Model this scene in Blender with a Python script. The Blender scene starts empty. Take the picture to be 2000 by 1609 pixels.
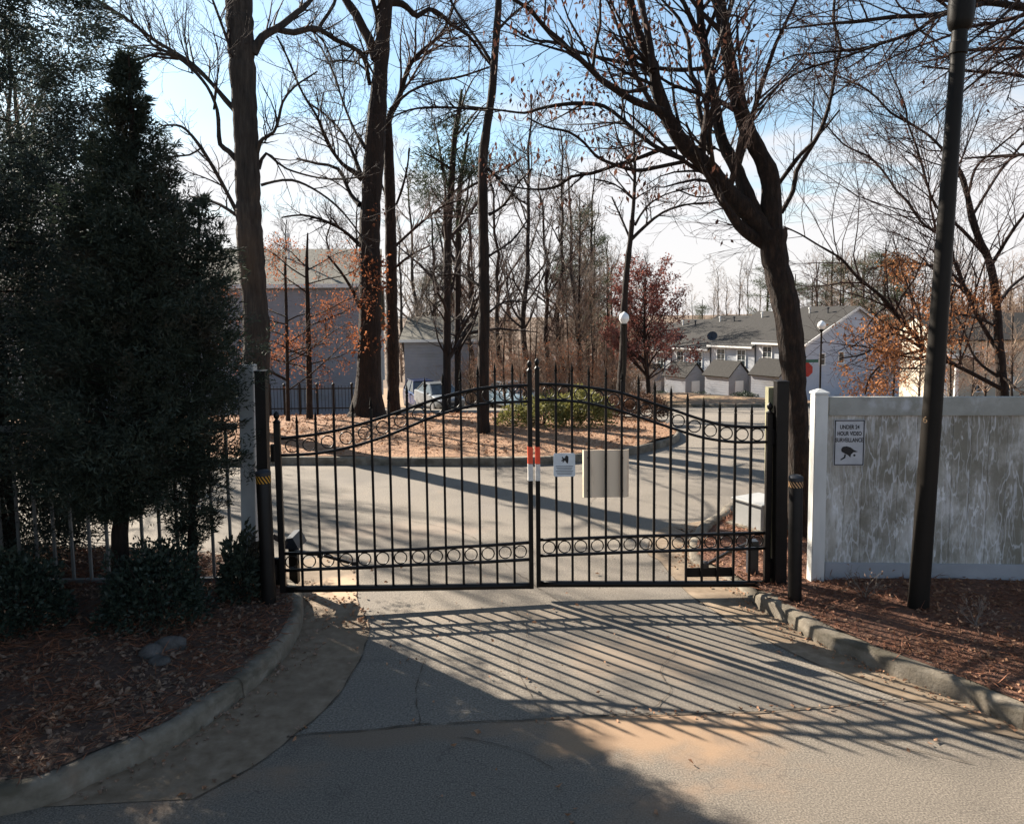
import bpy, bmesh, math
import numpy as np
from mathutils import Vector, Matrix, noise as mnoise

# ------------------------------------------------------------------ camera
scene = bpy.context.scene
COL = scene.collection
F, CX, CY = 1500.0, 1000.0, 749.0
CAM = Vector((0.0, 0.0, 2.95))
ROT = Matrix.Rotation(math.radians(90 - 5.4), 3, 'X') @ Matrix.Rotation(math.radians(-0.66), 3, 'Z')
cam_d = bpy.data.cameras.new('camera')
cam = bpy.data.objects.new('camera', cam_d)
COL.objects.link(cam)
cam.matrix_world = Matrix.Translation(CAM) @ ROT.to_4x4()
cam_d.sensor_width = 36.0
cam_d.lens = 36.0 * F / 2000.0
cam_d.shift_y = -(804.5 - CY) / 2000.0
cam_d.clip_start = 0.05
cam_d.clip_end = 4000.0
scene.camera = cam

# ------------------------------------------------------------------ light
SUN_AZ, SUN_EL = math.radians(47.5), math.radians(30.0)      # azimuth measured left of +Y
S = Vector((-math.sin(SUN_AZ) * math.cos(SUN_EL), math.cos(SUN_AZ) * math.cos(SUN_EL), math.sin(SUN_EL)))
world = bpy.data.worlds.new('World')
scene.world = world
world.use_nodes = True
wn, wl = world.node_tree.nodes, world.node_tree.links
wn.clear()
w_out = wn.new('ShaderNodeOutputWorld')
w_bg = wn.new('ShaderNodeBackground')
w_bg.inputs['Strength'].default_value = 0.05
sky = wn.new('ShaderNodeTexSky')
sky.sky_type = 'NISHITA'
sky.sun_disc = False
sky.sun_elevation = SUN_EL
sky.sun_rotation = -SUN_AZ
sky.air_density = 1.0
sky.dust_density = 0.6
sky.ozone_density = 2.2
tc = wn.new('ShaderNodeTexCoord')
sep = wn.new('ShaderNodeSeparateXYZ')
wl.new(tc.outputs['Generated'], sep.inputs[0])


def wmath(op, a, b=None, clamp=False):
    n = wn.new('ShaderNodeMath')
    n.operation = op
    n.use_clamp = clamp
    for i, v in enumerate((a, b)):
        if v is None:
            continue
        if isinstance(v, (int, float)):
            n.inputs[i].default_value = v
        else:
            wl.new(v, n.inputs[i])
    return n.outputs[0]


zc = wmath('MAXIMUM', sep.outputs[2], 0.0)
den = wmath('ADD', zc, 0.10)
cmb = wn.new('ShaderNodeCombineXYZ')
wl.new(wmath('DIVIDE', sep.outputs[0], den), cmb.inputs[0])
wl.new(wmath('MULTIPLY', wmath('DIVIDE', sep.outputs[1], den), 1.6), cmb.inputs[1])
cn = wn.new('ShaderNodeTexNoise')
cn.inputs['Scale'].default_value = 1.05
cn.inputs['Detail'].default_value = 7.0
cn.inputs['Roughness'].default_value = 0.52
cn.inputs['Distortion'].default_value = 0.4
wl.new(cmb.outputs[0], cn.inputs['Vector'])
# cloud cover grows towards the horizon, thin streaks higher up
el = wn.new('ShaderNodeMapRange')
el.inputs['From Min'].default_value = 0.06
el.inputs['From Max'].default_value = 0.31
el.inputs['To Min'].default_value = 0.46
el.inputs['To Max'].default_value = -0.14
wl.new(zc, el.inputs['Value'])
cov = wmath('ADD', cn.outputs['Fac'], el.outputs[0])
mr = wn.new('ShaderNodeMapRange')
mr.interpolation_type = 'SMOOTHSTEP'
mr.inputs['From Min'].default_value = 0.44
mr.inputs['From Max'].default_value = 0.80
mr.inputs['To Min'].default_value = 0.12
mr.inputs['To Max'].default_value = 0.93
wl.new(cov, mr.inputs['Value'])
mixc = wn.new('ShaderNodeMix')
mixc.data_type = 'RGBA'
wl.new(mr.outputs[0], mixc.inputs[0])
tnt = wn.new('ShaderNodeMix')
tnt.data_type = 'RGBA'
tnt.blend_type = 'MULTIPLY'
tnt.inputs[0].default_value = 1.0
wl.new(sky.outputs[0], tnt.inputs[6])
tnt.inputs[7].default_value = (0.92, 1.06, 1.02, 1)
wl.new(tnt.outputs[2], mixc.inputs[6])
mixc.inputs[7].default_value = (5.35, 5.15, 5.2, 1)
wl.new(mixc.outputs[2], w_bg.inputs['Color'])
wl.new(w_bg.outputs[0], w_out.inputs['Surface'])

sun_d = bpy.data.lights.new('sun', 'SUN')
sun_d.energy = 5.0
sun_d.angle = math.radians(0.5)
sun_d.color = (1.0, 0.90, 0.77)
sun = bpy.data.objects.new('sun', sun_d)
COL.objects.link(sun)
sun.rotation_euler = S.to_track_quat('Z', 'Y').to_euler()
sun.location = S * 60

scene.view_settings.view_transform = 'Standard'
scene.view_settings.look = 'None'
scene.view_settings.gamma = 1.0
scene.view_settings.exposure = 1.9
scene.view_settings.use_curve_mapping = False
scene.render.engine = 'CYCLES'
scene.cycles.max_bounces = 6
scene.cycles.transparent_max_bounces = 8

# ------------------------------------------------------------------ projection helpers (survey of the place)


def ray(x, y):
    return ROT @ Vector(((x - CX) / F, -(y - CY) / F, -1.0))


def P(x, y, Y):
    """world point seen at photo pixel x, y at distance Y"""
    d = ray(x, y)
    return CAM + d * (Y / d.y)


KN = [(-60, 0), (16, 0), (19, -.12), (25, -.6), (35, -1.6), (50, -3.3), (60, -4.65), (72, -6.1), (100, -8.4), (150, -10), (400, -13), (3000, -14)]


def H(y):
    for (a, za), (b, zb) in zip(KN, KN[1:]):
        if y <= b:
            t = max(0.0, (y - a) / (b - a))
            return za + (zb - za) * t
    return KN[-1][1]


def GT(x, y, off=0.0):
    """point on the terrain (raised by off) seen at pixel x, y"""
    d = ray(x, y)
    lo, hi = 1.0, 600.0
    for _ in range(60):
        t = (lo + hi) / 2
        p = CAM + d * t
        if p.z > H(p.y) + off:
            lo = t
        else:
            hi = t
    return CAM + d * lo


def px(p):
    c = ROT.transposed() @ (Vector(p) - CAM)
    return CX + F * c.x / -c.z, CY - F * c.y / -c.z


# ------------------------------------------------------------------ object helpers
def link(o, parent=None):
    COL.objects.link(o)
    if parent is not None:
        o.parent = parent
        o.matrix_parent_inverse = parent.matrix_world.inverted()
    return o


def thing(name, label, cat, loc=(0, 0, 0), group=None, rotz=0.0):
    o = bpy.data.objects.new(name, None)
    o.empty_display_size = 0.2
    o.location = loc
    o.rotation_euler = (0, 0, rotz)
    o.matrix_world = Matrix.Translation(Vector(loc)) @ Matrix.Rotation(rotz, 4, 'Z')
    COL.objects.link(o)
    o['label'] = label
    o['category'] = cat
    if group:
        o['group'] = group
    return o


def tag(o, label, cat, group=None):
    o['label'] = label
    o['category'] = cat
    if group:
        o['group'] = group
    return o


def part(name, me, parent, label=None, mtx=None):
    """mesh given in WORLD coordinates; parented keeping its place (or mtx = local matrix for shared meshes)"""
    o = bpy.data.objects.new(name, me)
    COL.objects.link(o)
    if parent is not None:
        o.parent = parent
        if mtx is None:
            inv = world_m(parent).inverted()
            o.matrix_parent_inverse = inv
        else:
            o.matrix_parent_inverse = world_m(parent).inverted()
            o.matrix_basis = mtx
    elif mtx is not None:
        o.matrix_basis = mtx
    if label:
        o['label'] = label
    return o


def world_m(o):
    m = o.matrix_parent_inverse @ o.matrix_basis if o.parent else o.matrix_basis.copy()
    if o.parent:
        m = world_m(o.parent) @ m
    return m


def structure(name, me):
    o = bpy.data.objects.new(name, me)
    COL.objects.link(o)
    o['kind'] = 'structure'
    return o


def stuff(name, me, parent=None, label=None):
    o = part(name, me, parent)
    o['kind'] = 'stuff'
    if label:
        o['label'] = label
    return o


def mesh_np(name, V, Fc, mat, smooth=False, idx=None, mats=None):
    """V (n,3); Fc (m,k)"""
    V = np.asarray(V, dtype=np.float32).reshape(-1, 3)
    Fc = np.asarray(Fc, dtype=np.int32)
    me = bpy.data.meshes.new(name)
    m, k = Fc.shape
    me.vertices.add(len(V))
    me.vertices.foreach_set('co', V.ravel())
    me.loops.add(m * k)
    me.loops.foreach_set('vertex_index', Fc.ravel())
    me.polygons.add(m)
    me.polygons.foreach_set('loop_start', np.arange(0, m * k, k, dtype=np.int32))
    me.polygons.foreach_set('loop_total', np.full(m, k, dtype=np.int32))
    if smooth:
        me.polygons.foreach_set('use_smooth', np.ones(m, dtype=bool))
    for mm in (mats or [mat]):
        me.materials.append(mm)
    if idx is not None:
        me.polygons.foreach_set('material_index', np.asarray(idx, dtype=np.int32))
    me.update(calc_edges=True)
    return me


class MB:
    """bmesh collector"""

    def __init__(self):
        self.bm = bmesh.new()

    def box(self, c, s, M=None, bevel=0.0):
        vs = []
        c = Vector(c)
        for dx in (-.5, .5):
            for dy in (-.5, .5):
                for dz in (-.5, .5):
                    v = Vector((dx * s[0], dy * s[1], dz * s[2]))
                    if M is not None:
                        v = M @ v
                    vs.append(self.bm.verts.new(c + v))
        fs = []
        for f in ((0, 1, 3, 2), (4, 6, 7, 5), (0, 4, 5, 1), (2, 3, 7, 6), (0, 2, 6, 4), (1, 5, 7, 3)):
            fs.append(self.bm.faces.new([vs[i] for i in f]))
        if bevel > 0:
            es = {e for f in fs for e in f.edges}
            bmesh.ops.bevel(self.bm, geom=list(es), offset=bevel, segments=2, affect='EDGES', profile=0.5)
        return self

    def bar(self, a, b, w, d=None, up=(0, 0, 1)):
        """box beam from a to b with section w (across) x d (along up)"""
        a, b = Vector(a), Vector(b)
        d = d or w
        t = (b - a)
        L = t.length
        t.normalize()
        u = Vector(up)
        s = t.cross(u)
        if s.length < 1e-4:
            s = t.cross(Vector((0, 1, 0)))
        s.normalize()
        u = s.cross(t)
        M = Matrix((t, s, u)).transposed()
        return self.box((a + b) / 2, (L, w, d), M)

    def prism(self, pts, dvec):
        """extrude a planar polygon (list of Vectors) along dvec"""
        dvec = Vector(dvec)
        n = len(pts)
        a = [self.bm.verts.new(Vector(p)) for p in pts]
        b = [self.bm.verts.new(Vector(p) + dvec) for p in pts]
        self.bm.faces.new(a[::-1])
        self.bm.faces.new(b)
        for i in range(n):
            j = (i + 1) % n
            self.bm.faces.new((a[i], a[j], b[j], b[i]))
        return self

    def lathe(self, prof, c=(0, 0, 0), seg=16, axis=None):
        """prof: (r, z) list round axis (default z)"""
        c = Vector(c)
        Q = Vector((0, 0, 1)).rotation_difference(Vector(axis)).to_matrix() if axis is not None else Matrix.Identity(3)
        rings = []
        for r, z in prof:
            if r < 1e-6:
                rings.append([self.bm.verts.new(c + Q @ Vector((0, 0, z)))])
            else:
                rings.append([self.bm.verts.new(c + Q @ Vector((r * math.cos(2 * math.pi * i / seg), r * math.sin(2 * math.pi * i / seg), z))) for i in range(seg)])
        for A, B in zip(rings, rings[1:]):
            for i in range(seg):
                j = (i + 1) % seg
                q = [A[i % len(A)], A[j % len(A)], B[j % len(B)], B[i % len(B)]]
                q2 = []
                for v in q:
                    if v not in q2:
                        q2.append(v)
                if len(q2) > 2:
                    self.bm.faces.new(q2)
        for R, flip in ((rings[0], True), (rings[-1], False)):
            if len(R) > 2:
                self.bm.faces.new(R[::-1] if flip else R)
        return self

    def poly(self, pts):
        self.bm.faces.new([self.bm.verts.new(Vector(p)) for p in pts])
        return self

    def done(self, name, mat, smooth=False, recalc=True):
        if recalc:
            bmesh.ops.recalc_face_normals(self.bm, faces=self.bm.faces[:])
        me = bpy.data.meshes.new(name)
        self.bm.to_mesh(me)
        self.bm.free()
        me.materials.append(mat)
        if smooth:
            me.polygons.foreach_set('use_smooth', np.ones(len(me.polygons), dtype=bool))
            try:
                me.set_sharp_from_angle(angle=math.radians(40))
            except Exception:
                pass
        return me


def sweep_rect(pts, hw, hd, nrm):
    """rectangular bar along polyline lying in the plane with normal nrm; hw in plane, hd along nrm -> (V,F)"""
    pts = [Vector(p) for p in pts]
    nrm = Vector(nrm).normalized()
    V, Fc = [], []
    n = len(pts)
    for i, p in enumerate(pts):
        t = (pts[min(i + 1, n - 1)] - pts[max(i - 1, 0)]).normalized()
        s = nrm.cross(t).normalized()
        for a, b in ((-1, -1), (1, -1), (1, 1), (-1, 1)):
            V.append(p + s * hw * a + nrm * hd * b)
    for i in range(n - 1):
        for k in range(4):
            a, b = i * 4 + k, i * 4 + (k + 1) % 4
            Fc.append((a, b, b + 4, a + 4))
    Fc.append((3, 2, 1, 0))
    e = (n - 1) * 4
    Fc.append((e, e + 1, e + 2, e + 3))
    return V, Fc


def tubes(PL, R, sides=3):
    """PL (n,m,3), R (n,m) -> V, quads"""
    PL = np.asarray(PL, dtype=np.float64)
    n, m, _ = PL.shape
    T = np.empty_like(PL)
    T[:, 1:-1] = PL[:, 2:] - PL[:, :-2]
    T[:, 0] = PL[:, 1] - PL[:, 0]
    T[:, -1] = PL[:, -1] - PL[:, -2]
    T /= np.linalg.norm(T, axis=2, keepdims=True) + 1e-9
    # one reference vector per tube, perpendicular to its mean direction
    mean = PL[:, -1] - PL[:, 0]
    ref = np.zeros((n, 3))
    ax = np.argmin(np.abs(mean), axis=1)
    ref[np.arange(n), ax] = 1.0
    U = np.cross(T, ref[:, None, :])
    U /= np.linalg.norm(U, axis=2, keepdims=True) + 1e-9
    W = np.cross(T, U)
    a = np.arange(sides) * 2 * np.pi / sides
    V = PL[:, :, None, :] + R[:, :, None, None] * (np.cos(a)[None, None, :, None] * U[:, :, None, :] + np.sin(a)[None, None, :, None] * W[:, :, None, :])
    base = (np.arange(n)[:, None, None] * m + np.arange(m - 1)[None, :, None]) * sides
    k = np.arange(sides)[None, None, :]
    k2 = (k + 1) % sides
    Q = np.stack([base + k, base + k2, base + sides + k2, base + sides + k], axis=-1).reshape(-1, 4)
    return V.reshape(-1, 3), Q


def cat_meshes(lst):
    Vs, Fs, o = [], [], 0
    for V, Fc in lst:
        V = np.asarray(V, dtype=np.float64).reshape(-1, 3)
        Vs.append(V)
        Fs.append(np.asarray(Fc) + o)
        o += len(V)
    return np.concatenate(Vs), np.concatenate(Fs)


# ------------------------------------------------------------------ materials
def mat(name, ramp, scale=5.0, detail=6.0, stretch=(1, 1, 1), rough=0.75, bump=None, spec=0.4, metal=0.0,
        layers=(), coord='pos', transl=None, rot=(0, 0, 0), noise_rough=0.6, coat=0.0, k=0.7):
    """procedural material: noise ramp + extra noise-masked colour layers + bump.
    layers: (colour, scale, lo, hi, stretch, strength)"""
    ramp = [(p, tuple(min(.9, q * k) for q in c)) for p, c in ramp]
    layers = [(tuple(min(.9, q * k) for q in L[0]),) + tuple(L[1:]) for L in layers]
    m = bpy.data.materials.new(name)
    m.use_nodes = True
    nt = m.node_tree
    nd, lk = nt.nodes, nt.links
    nd.clear()
    out = nd.new('ShaderNodeOutputMaterial')
    bs = nd.new('ShaderNodeBsdfPrincipled')
    bs.inputs['Roughness'].default_value = rough
    bs.inputs['Metallic'].default_value = metal
    bs.inputs['Specular IOR Level'].default_value = spec
    bs.inputs['Coat Weight'].default_value = coat
    if coord == 'pos':
        src = nd.new('ShaderNodeNewGeometry').outputs['Position']
    else:
        src = nd.new('ShaderNodeTexCoord').outputs['Object']

    def noise_fac(sc, st, det=detail, rg=noise_rough, loc=(0, 0, 0)):
        mp = nd.new('ShaderNodeMapping')
        mp.inputs['Scale'].default_value = st
        mp.inputs['Location'].default_value = loc
        mp.inputs['Rotation'].default_value = rot
        lk.new(src, mp.inputs['Vector'])
        nz = nd.new('ShaderNodeTexNoise')
        nz.inputs['Scale'].default_value = sc
        nz.inputs['Detail'].default_value = det
        nz.inputs['Roughness'].default_value = rg
        lk.new(mp.outputs[0], nz.inputs['Vector'])
        return nz.outputs['Fac']

    cr = nd.new('ShaderNodeValToRGB')
    els = cr.color_ramp.elements
    while len(els) < len(ramp):
        els.new(0.5)
    for e, (p, c) in zip(els, ramp):
        e.position = p
        e.color = (c[0], c[1], c[2], 1)
    lk.new(noise_fac(scale, stretch), cr.inputs[0])
    colr = cr.outputs[0]
    for i, L in enumerate(layers):
        c, sc, lo, hi = L[:4]
        st = L[4] if len(L) > 4 else (1, 1, 1)
        amt = L[5] if len(L) > 5 else 1.0
        r = nd.new('ShaderNodeMapRange')
        r.interpolation_type = 'SMOOTHSTEP'
        nf = noise_fac(sc, st, loc=(3.1 * i + 1.7, 5.3 * i, 2.2 * i), det=2.5 if len(L) > 6 else detail)
        if len(L) > 6:                       # a thin contour line of the noise: trails
            sb = nd.new('ShaderNodeMath')
            sb.operation = 'SUBTRACT'
            sb.inputs[1].default_value = lo
            lk.new(nf, sb.inputs[0])
            ab = nd.new('ShaderNodeMath')
            ab.operation = 'ABSOLUTE'
            lk.new(sb.outputs[0], ab.inputs[0])
            nf = ab.outputs[0]
            r.inputs['From Min'].default_value = hi
            r.inputs['From Max'].default_value = hi * .3
        else:
            r.inputs['From Min'].default_value = lo
            r.inputs['From Max'].default_value = hi
        r.inputs['To Max'].default_value = amt
        lk.new(nf, r.inputs['Value'])
        mx = nd.new('ShaderNodeMix')
        mx.data_type = 'RGBA'
        lk.new(r.outputs[0], mx.inputs[0])
        lk.new(colr, mx.inputs[6])
        mx.inputs[7].default_value = (c[0], c[1], c[2], 1)
        colr = mx.outputs[2]
    lk.new(colr, bs.inputs['Base Color'])
    if bump:
        b = nd.new('ShaderNodeBump')
        b.inputs['Strength'].default_value = bump[1]
        b.inputs['Distance'].default_value = bump[2]
        st = bump[3] if len(bump) > 3 else stretch
        lk.new(noise_fac(bump[0], st, det=5.0, loc=(9, 4, 1)), b.inputs['Height'])
        lk.new(b.outputs[0], bs.inputs['Normal'])
    sh = bs.outputs[0]
    if transl:
        tr = nd.new('ShaderNodeBsdfTranslucent')
        lk.new(colr, tr.inputs['Color'])
        ms = nd.new('ShaderNodeMixShader')
        ms.inputs[0].default_value = transl
        lk.new(sh, ms.inputs[1])
        lk.new(tr.outputs[0], ms.inputs[2])
        sh = ms.outputs[0]
    lk.new(sh, out.inputs['Surface'])
    m['bs'] = bs.name
    return m


def add_lines(m, axis, freq, depth, sharp=0.5):
    """horizontal/vertical lap lines as bump (sawtooth wave) + fine"""
    nt = m.node_tree
    nd, lk = nt.nodes, nt.links
    bs = nd[m['bs']]
    tcn = nd.new('ShaderNodeTexCoord')
    w = nd.new('ShaderNodeTexWave')
    w.wave_type = 'BANDS'
    w.bands_direction = axis
    w.wave_profile = 'SAW'
    w.inputs['Scale'].default_value = freq
    lk.new(tcn.outputs['Object'], w.inputs['Vector'])
    b = nd.new('ShaderNodeBump')
    b.inputs['Strength'].default_value = 1.0
    b.inputs['Distance'].default_value = depth
    lk.new(w.outputs['Fac'], b.inputs['Height'])
    if bs.inputs['Normal'].links:
        lk.new(bs.inputs['Normal'].links[0].from_socket, b.inputs['Normal'])
    lk.new(b.outputs[0], bs.inputs['Normal'])
    return m


def flat(name, c, rough=0.6, spec=0.4, metal=0.0, var=0.12, scale=9.0, coat=0.0, k=0.8):
    a = tuple(max(0, v * (1 - var)) for v in c)
    b = tuple(min(1, v * (1 + var)) for v in c)
    return mat(name, [(0.3, a), (0.7, b)], scale=scale, rough=rough, spec=spec, metal=metal, coat=coat, k=k)


M = {}
M['ground'] = mat('leaf_floor', [(0.25, (.075, .045, .028)), (0.5, (.16, .095, .055)), (0.75, (.26, .16, .095))], scale=6, detail=10, rough=.95,
                  bump=(14, .8, .06), layers=[((.10, .085, .05), .25, .45, .7)])
M['lawn'] = mat('dry_lawn', [(0.25, (.13, .075, .04)), (0.5, (.24, .15, .085)), (0.8, (.33, .22, .12))], scale=3, detail=9, rough=.95,
                bump=(20, .7, .05), layers=[((.15, .14, .06), .3, .5, .75)], k=1.0)
M['asphalt'] = mat('worn_asphalt', [(0.32, (.108, .092, .074)), (0.5, (.222, .192, .155)), (0.70, (.385, .335, .278))], scale=62, detail=5, rough=.9, spec=.3,
                   bump=(220, .3, .003), layers=[((.18, .162, .145), .5, .42, .75, (1, 1, 1), .6), ((.36, .255, .17), .9, .60, .85, (1.6, .7, 1), .5),
                                                 ((.10, .092, .08), 3.5, .60, .78, (.5, 1.5, 1), .5), ((.12, .105, .088), .35, .50, .62, (1, 1, 1), .45), ((.07, .062, .055), 5.5, .50, .006, (1, 1, 1), .35, 'band')])
M['street'] = mat('coarse_asphalt', [(0.32, (.115, .098, .079)), (0.5, (.24, .205, .165)), (0.70, (.415, .36, .295))], scale=85, detail=5, rough=.92, spec=.3,
                  bump=(190, .3, .003), layers=[((.40, .26, .165), .55, .50, .68, (1, 1.5, 1), .75), ((.10, .09, .08), 2.2, .58, .76, (1, 1, 1), .5), ((.08, .07, .06), 1.6, .49, .004, (1, 1, 1), .3, 'band')], k=0.57)
M['concrete'] = mat('gutter_concrete', [(0.3, (.22, .155, .095)), (0.55, (.33, .245, .165)), (0.75, (.43, .335, .24))], scale=9, detail=8, rough=.88,
                    bump=(60, .3, .006), layers=[((.22, .16, .105), 1.1, .48, .72, (1, 1, 1), .8), ((.16, .14, .115), 4, .6, .8, (1, 1, 1), .5)], k=0.58)
M['curb'] = mat('curb_concrete', [(0.3, (.17, .14, .10)), (0.55, (.27, .23, .175)), (0.75, (.38, .335, .27))], scale=8, detail=10, rough=.9,
                bump=(45, .5, .010), layers=[((.10, .085, .055), 2.2, .47, .66, (1, 1, 2.5), .8), ((.33, .20, .12), 1.3, .58, .76, (1, 1, 1), .6), ((.09, .08, .065), 14, .6, .75, (1, 1, 1), .5)], k=0.62)
M['mulch'] = mat('pine_straw', [(0.25, (.055, .025, .015)), (0.5, (.14, .062, .036)), (0.75, (.25, .125, .072))], scale=16, detail=10, rough=.95,
                 bump=(30, 1.0, .05), layers=[((.30, .18, .11), 9, .58, .75, (1, 2.2, 1), .7)], k=0.9)
M['mulch_shade'] = mat('shaded_bed', [(0.25, (.05, .028, .02)), (0.5, (.105, .062, .044)), (0.75, (.18, .115, .082))], scale=16, detail=10, rough=.95,
                       bump=(30, 1.0, .05), layers=[((.24, .17, .12), 9, .58, .75, (1, 2.2, 1), .7)], k=0.8)  # darker copy of the mulch: shade on this bed deepened in the colour
M['island'] = mat('island_straw', [(0.25, (.15, .075, .042)), (0.5, (.30, .165, .09)), (0.8, (.44, .27, .155))], scale=9, detail=10, rough=.95,
                  bump=(18, 1.0, .06), layers=[((.13, .07, .045), 1.2, .52, .75, (1, 2, 1), .7)], k=0.8)
def add_spot(m, cx, cy, rx, ry, colr, amt, sc=2.5):
    nt = m.node_tree
    nd, lk = nt.nodes, nt.links
    bs = nd[m['bs']]
    g = nd.new('ShaderNodeNewGeometry')
    mp = nd.new('ShaderNodeMapping')
    mp.vector_type = 'TEXTURE'
    mp.inputs['Location'].default_value = (cx, cy, 0)
    mp.inputs['Scale'].default_value = (rx, ry, 1)
    lk.new(g.outputs['Position'], mp.inputs['Vector'])
    ln = nd.new('ShaderNodeVectorMath')
    ln.operation = 'LENGTH'
    lk.new(mp.outputs[0], ln.inputs[0])
    nz = nd.new('ShaderNodeTexNoise')
    nz.inputs['Scale'].default_value = sc
    nz.inputs['Detail'].default_value = 8
    lk.new(g.outputs['Position'], nz.inputs['Vector'])
    ad = nd.new('ShaderNodeMath')
    ad.operation = 'MULTIPLY_ADD'
    ad.inputs[1].default_value = 1.8
    lk.new(nz.outputs['Fac'], ad.inputs[0])
    lk.new(ln.outputs['Value'], ad.inputs[2])
    r = nd.new('ShaderNodeMapRange')
    r.interpolation_type = 'SMOOTHSTEP'
    r.inputs['From Min'].default_value = 1.35
    r.inputs['From Max'].default_value = 1.95
    r.inputs['To Min'].default_value = amt
    r.inputs['To Max'].default_value = 0
    lk.new(ad.outputs[0], r.inputs['Value'])
    mx = nd.new('ShaderNodeMix')
    mx.data_type = 'RGBA'
    lk.new(r.outputs[0], mx.inputs[0])
    lk.new(bs.inputs['Base Color'].links[0].from_socket, mx.inputs[6])
    mx.inputs[7].default_value = (*colr, 1)
    lk.new(mx.outputs[2], bs.inputs['Base Color'])
    return m


add_spot(M['street'], .95, 5.15, 1.1, .42, (.27, .175, .105), .8)
add_spot(M['street'], -1.0, 5.2, 1.0, .25, (.16, .115, .08), .7)
add_spot(M['asphalt'], 1.1, 6.3, .9, .45, (.22, .17, .125), .6)
add_spot(M['asphalt'], .2, 7.25, 1.4, .25, (.20, .16, .12), .5)
add_spot(M['asphalt'], -1.5, 10.2, 1.3, .5, (.23, .18, .14), .5)
add_spot(M['concrete'], -1.75, 8.0, .7, .45, (.40, .28, .18), .8)
add_spot(M['concrete'], 1.75, 7.4, .5, .4, (.33, .25, .17), .6)
M['crack'] = mat('crack_dirt', [(0.3, (.05, .038, .028)), (0.7, (.16, .125, .09))], scale=20, rough=1.0)
M['black'] = mat('black_paint', [(0.3, (.006, .005, .005)), (0.7, (.011, .009, .008))], scale=14, rough=.40, spec=.22, layers=[((.055, .033, .022), 10, .60, .74, (1, 1, .5), .55), ((.03, .027, .024), 2.5, .5, .75, (1, 1, 1), .5)])
M['black_post'] = mat('black_post_paint', [(0.3, (.006, .005, .005)), (0.7, (.013, .011, .010))], scale=8, rough=.45, spec=.25,
                      layers=[((.04, .03, .024), 7, .64, .8, (1, 1, .4), .4)])
M['pole'] = mat('lamp_paint', [(0.3, (.017, .015, .013)), (0.7, (.028, .024, .020))], scale=5, rough=.45, spec=.10, stretch=(1, 1, .3),
                layers=[((.06, .05, .042), 6, .62, .8, (1, 1, .3), .35)])
M['sunlit_olive'] = flat('sunlit_post_side', (.33, .31, .19), rough=.8)  # pale colour standing for sunlight on the black post
M['dark_box'] = flat('dark_steel', (.022, .026, .034), rough=.5)
M['steel'] = flat('arm_steel', (.07, .06, .055), rough=.45, metal=.5)
M['red_tape'] = mat('red_reflective', [(0.35, (.74, .06, .018)), (0.7, (.88, .11, .035))], scale=50, rough=.4, spec=.6, k=1.0)
M['white_tape'] = mat('white_reflective', [(0.35, (.42, .40, .37)), (0.7, (.55, .53, .50))], scale=50, rough=.4, spec=.6, k=1.3)
M['orange_tape'] = flat('orange_reflective', (.62, .30, .03), rough=.4)
M['peach_tape'] = flat('faded_orange_reflective', (.60, .36, .18), rough=.5)
M['sign_grey'] = mat('grey_sign', [(0.3, (.34, .36, .37)), (0.7, (.42, .44, .45))], scale=12, rough=.45, k=1.7)
M['sign_white'] = mat('weathered_sign', [(0.3, (.33, .335, .35)), (0.7, (.41, .415, .43))], scale=9, rough=.5, layers=[((.25, .25, .25), 6, .6, .8, (1, 1, .4), .5)], k=1.25)
M['ink'] = flat('black_ink', (.012, .012, .015), rough=.5)
M['ink_soft'] = flat('faded_ink', (.20, .215, .23), rough=.6)
M['tan_panel'] = mat('tan_board', [(0.3, (.42, .335, .245)), (0.7, (.50, .405, .30))], scale=2.5, rough=.55, stretch=(1, 1, .2), layers=[((.30, .235, .17), 6, .56, .72, (1, 1, .35), .5), ((.22, .17, .12), 22, .64, .74, (1, 1, .2), .5)], k=1.75)
M['vinyl'] = mat('mildewed_vinyl', [(0.30, (.125, .115, .10)), (0.5, (.185, .175, .155)), (0.68, (.29, .285, .275))], scale=3.0, detail=10, stretch=(1.6, 1.6, .5), rough=.6,
                 layers=[((.075, .068, .05), 1.1, .42, .58, (1.2, 1, .8), .85), ((.40, .41, .44), 1.4, .56, .72, (1.2, 1, .6), .7), ((.09, .085, .068), 14, .52, .66, (1.3, 1, .35), .5),
                         ((.36, .365, .385), 8.5, .56, .66, (1.8, 1, .22), .4), ((.38, .385, .40), 2.8, .47, .020, (2.2, 1, .45), .36, 'band'), ((.36, .365, .38), 5.0, .53, .026, (1.8, 1, .45), .18, 'band'), ((.40, .405, .42), 3.4, .615, .645, (1.6, 1, .5), .55),
                         ((.07, .068, .05), 24, .62, .72, (1, 1, .5), .7)], noise_rough=.7, k=2.2)
M['vinyl_post'] = mat('vinyl_post', [(0.3, (.40, .40, .38)), (0.7, (.56, .56, .54))], scale=3, stretch=(1, 1, .3), rough=.5,
                      layers=[((.26, .26, .21), 2.4, .5, .75, (1, 1, .4), .7)], k=1.2)
M['vinyl_rail'] = mat('vinyl_rail', [(0.3, (.17, .17, .145)), (0.7, (.30, .30, .28))], scale=2.5, detail=9, rough=.55,
                      layers=[((.42, .43, .45), 3.2, .55, .7, (1, 1, .8), .7), ((.12, .12, .10), 7, .58, .75, (1, 1, 1), .6)], k=1.3)
M['vinyl_base'] = mat('vinyl_kick_board', [(0.3, (.38, .39, .41)), (0.7, (.48, .49, .52))], scale=2, rough=.5, layers=[((.22, .22, .19), 1.3, .55, .75, (1, 1, 1), .6)], k=0.72)
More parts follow.
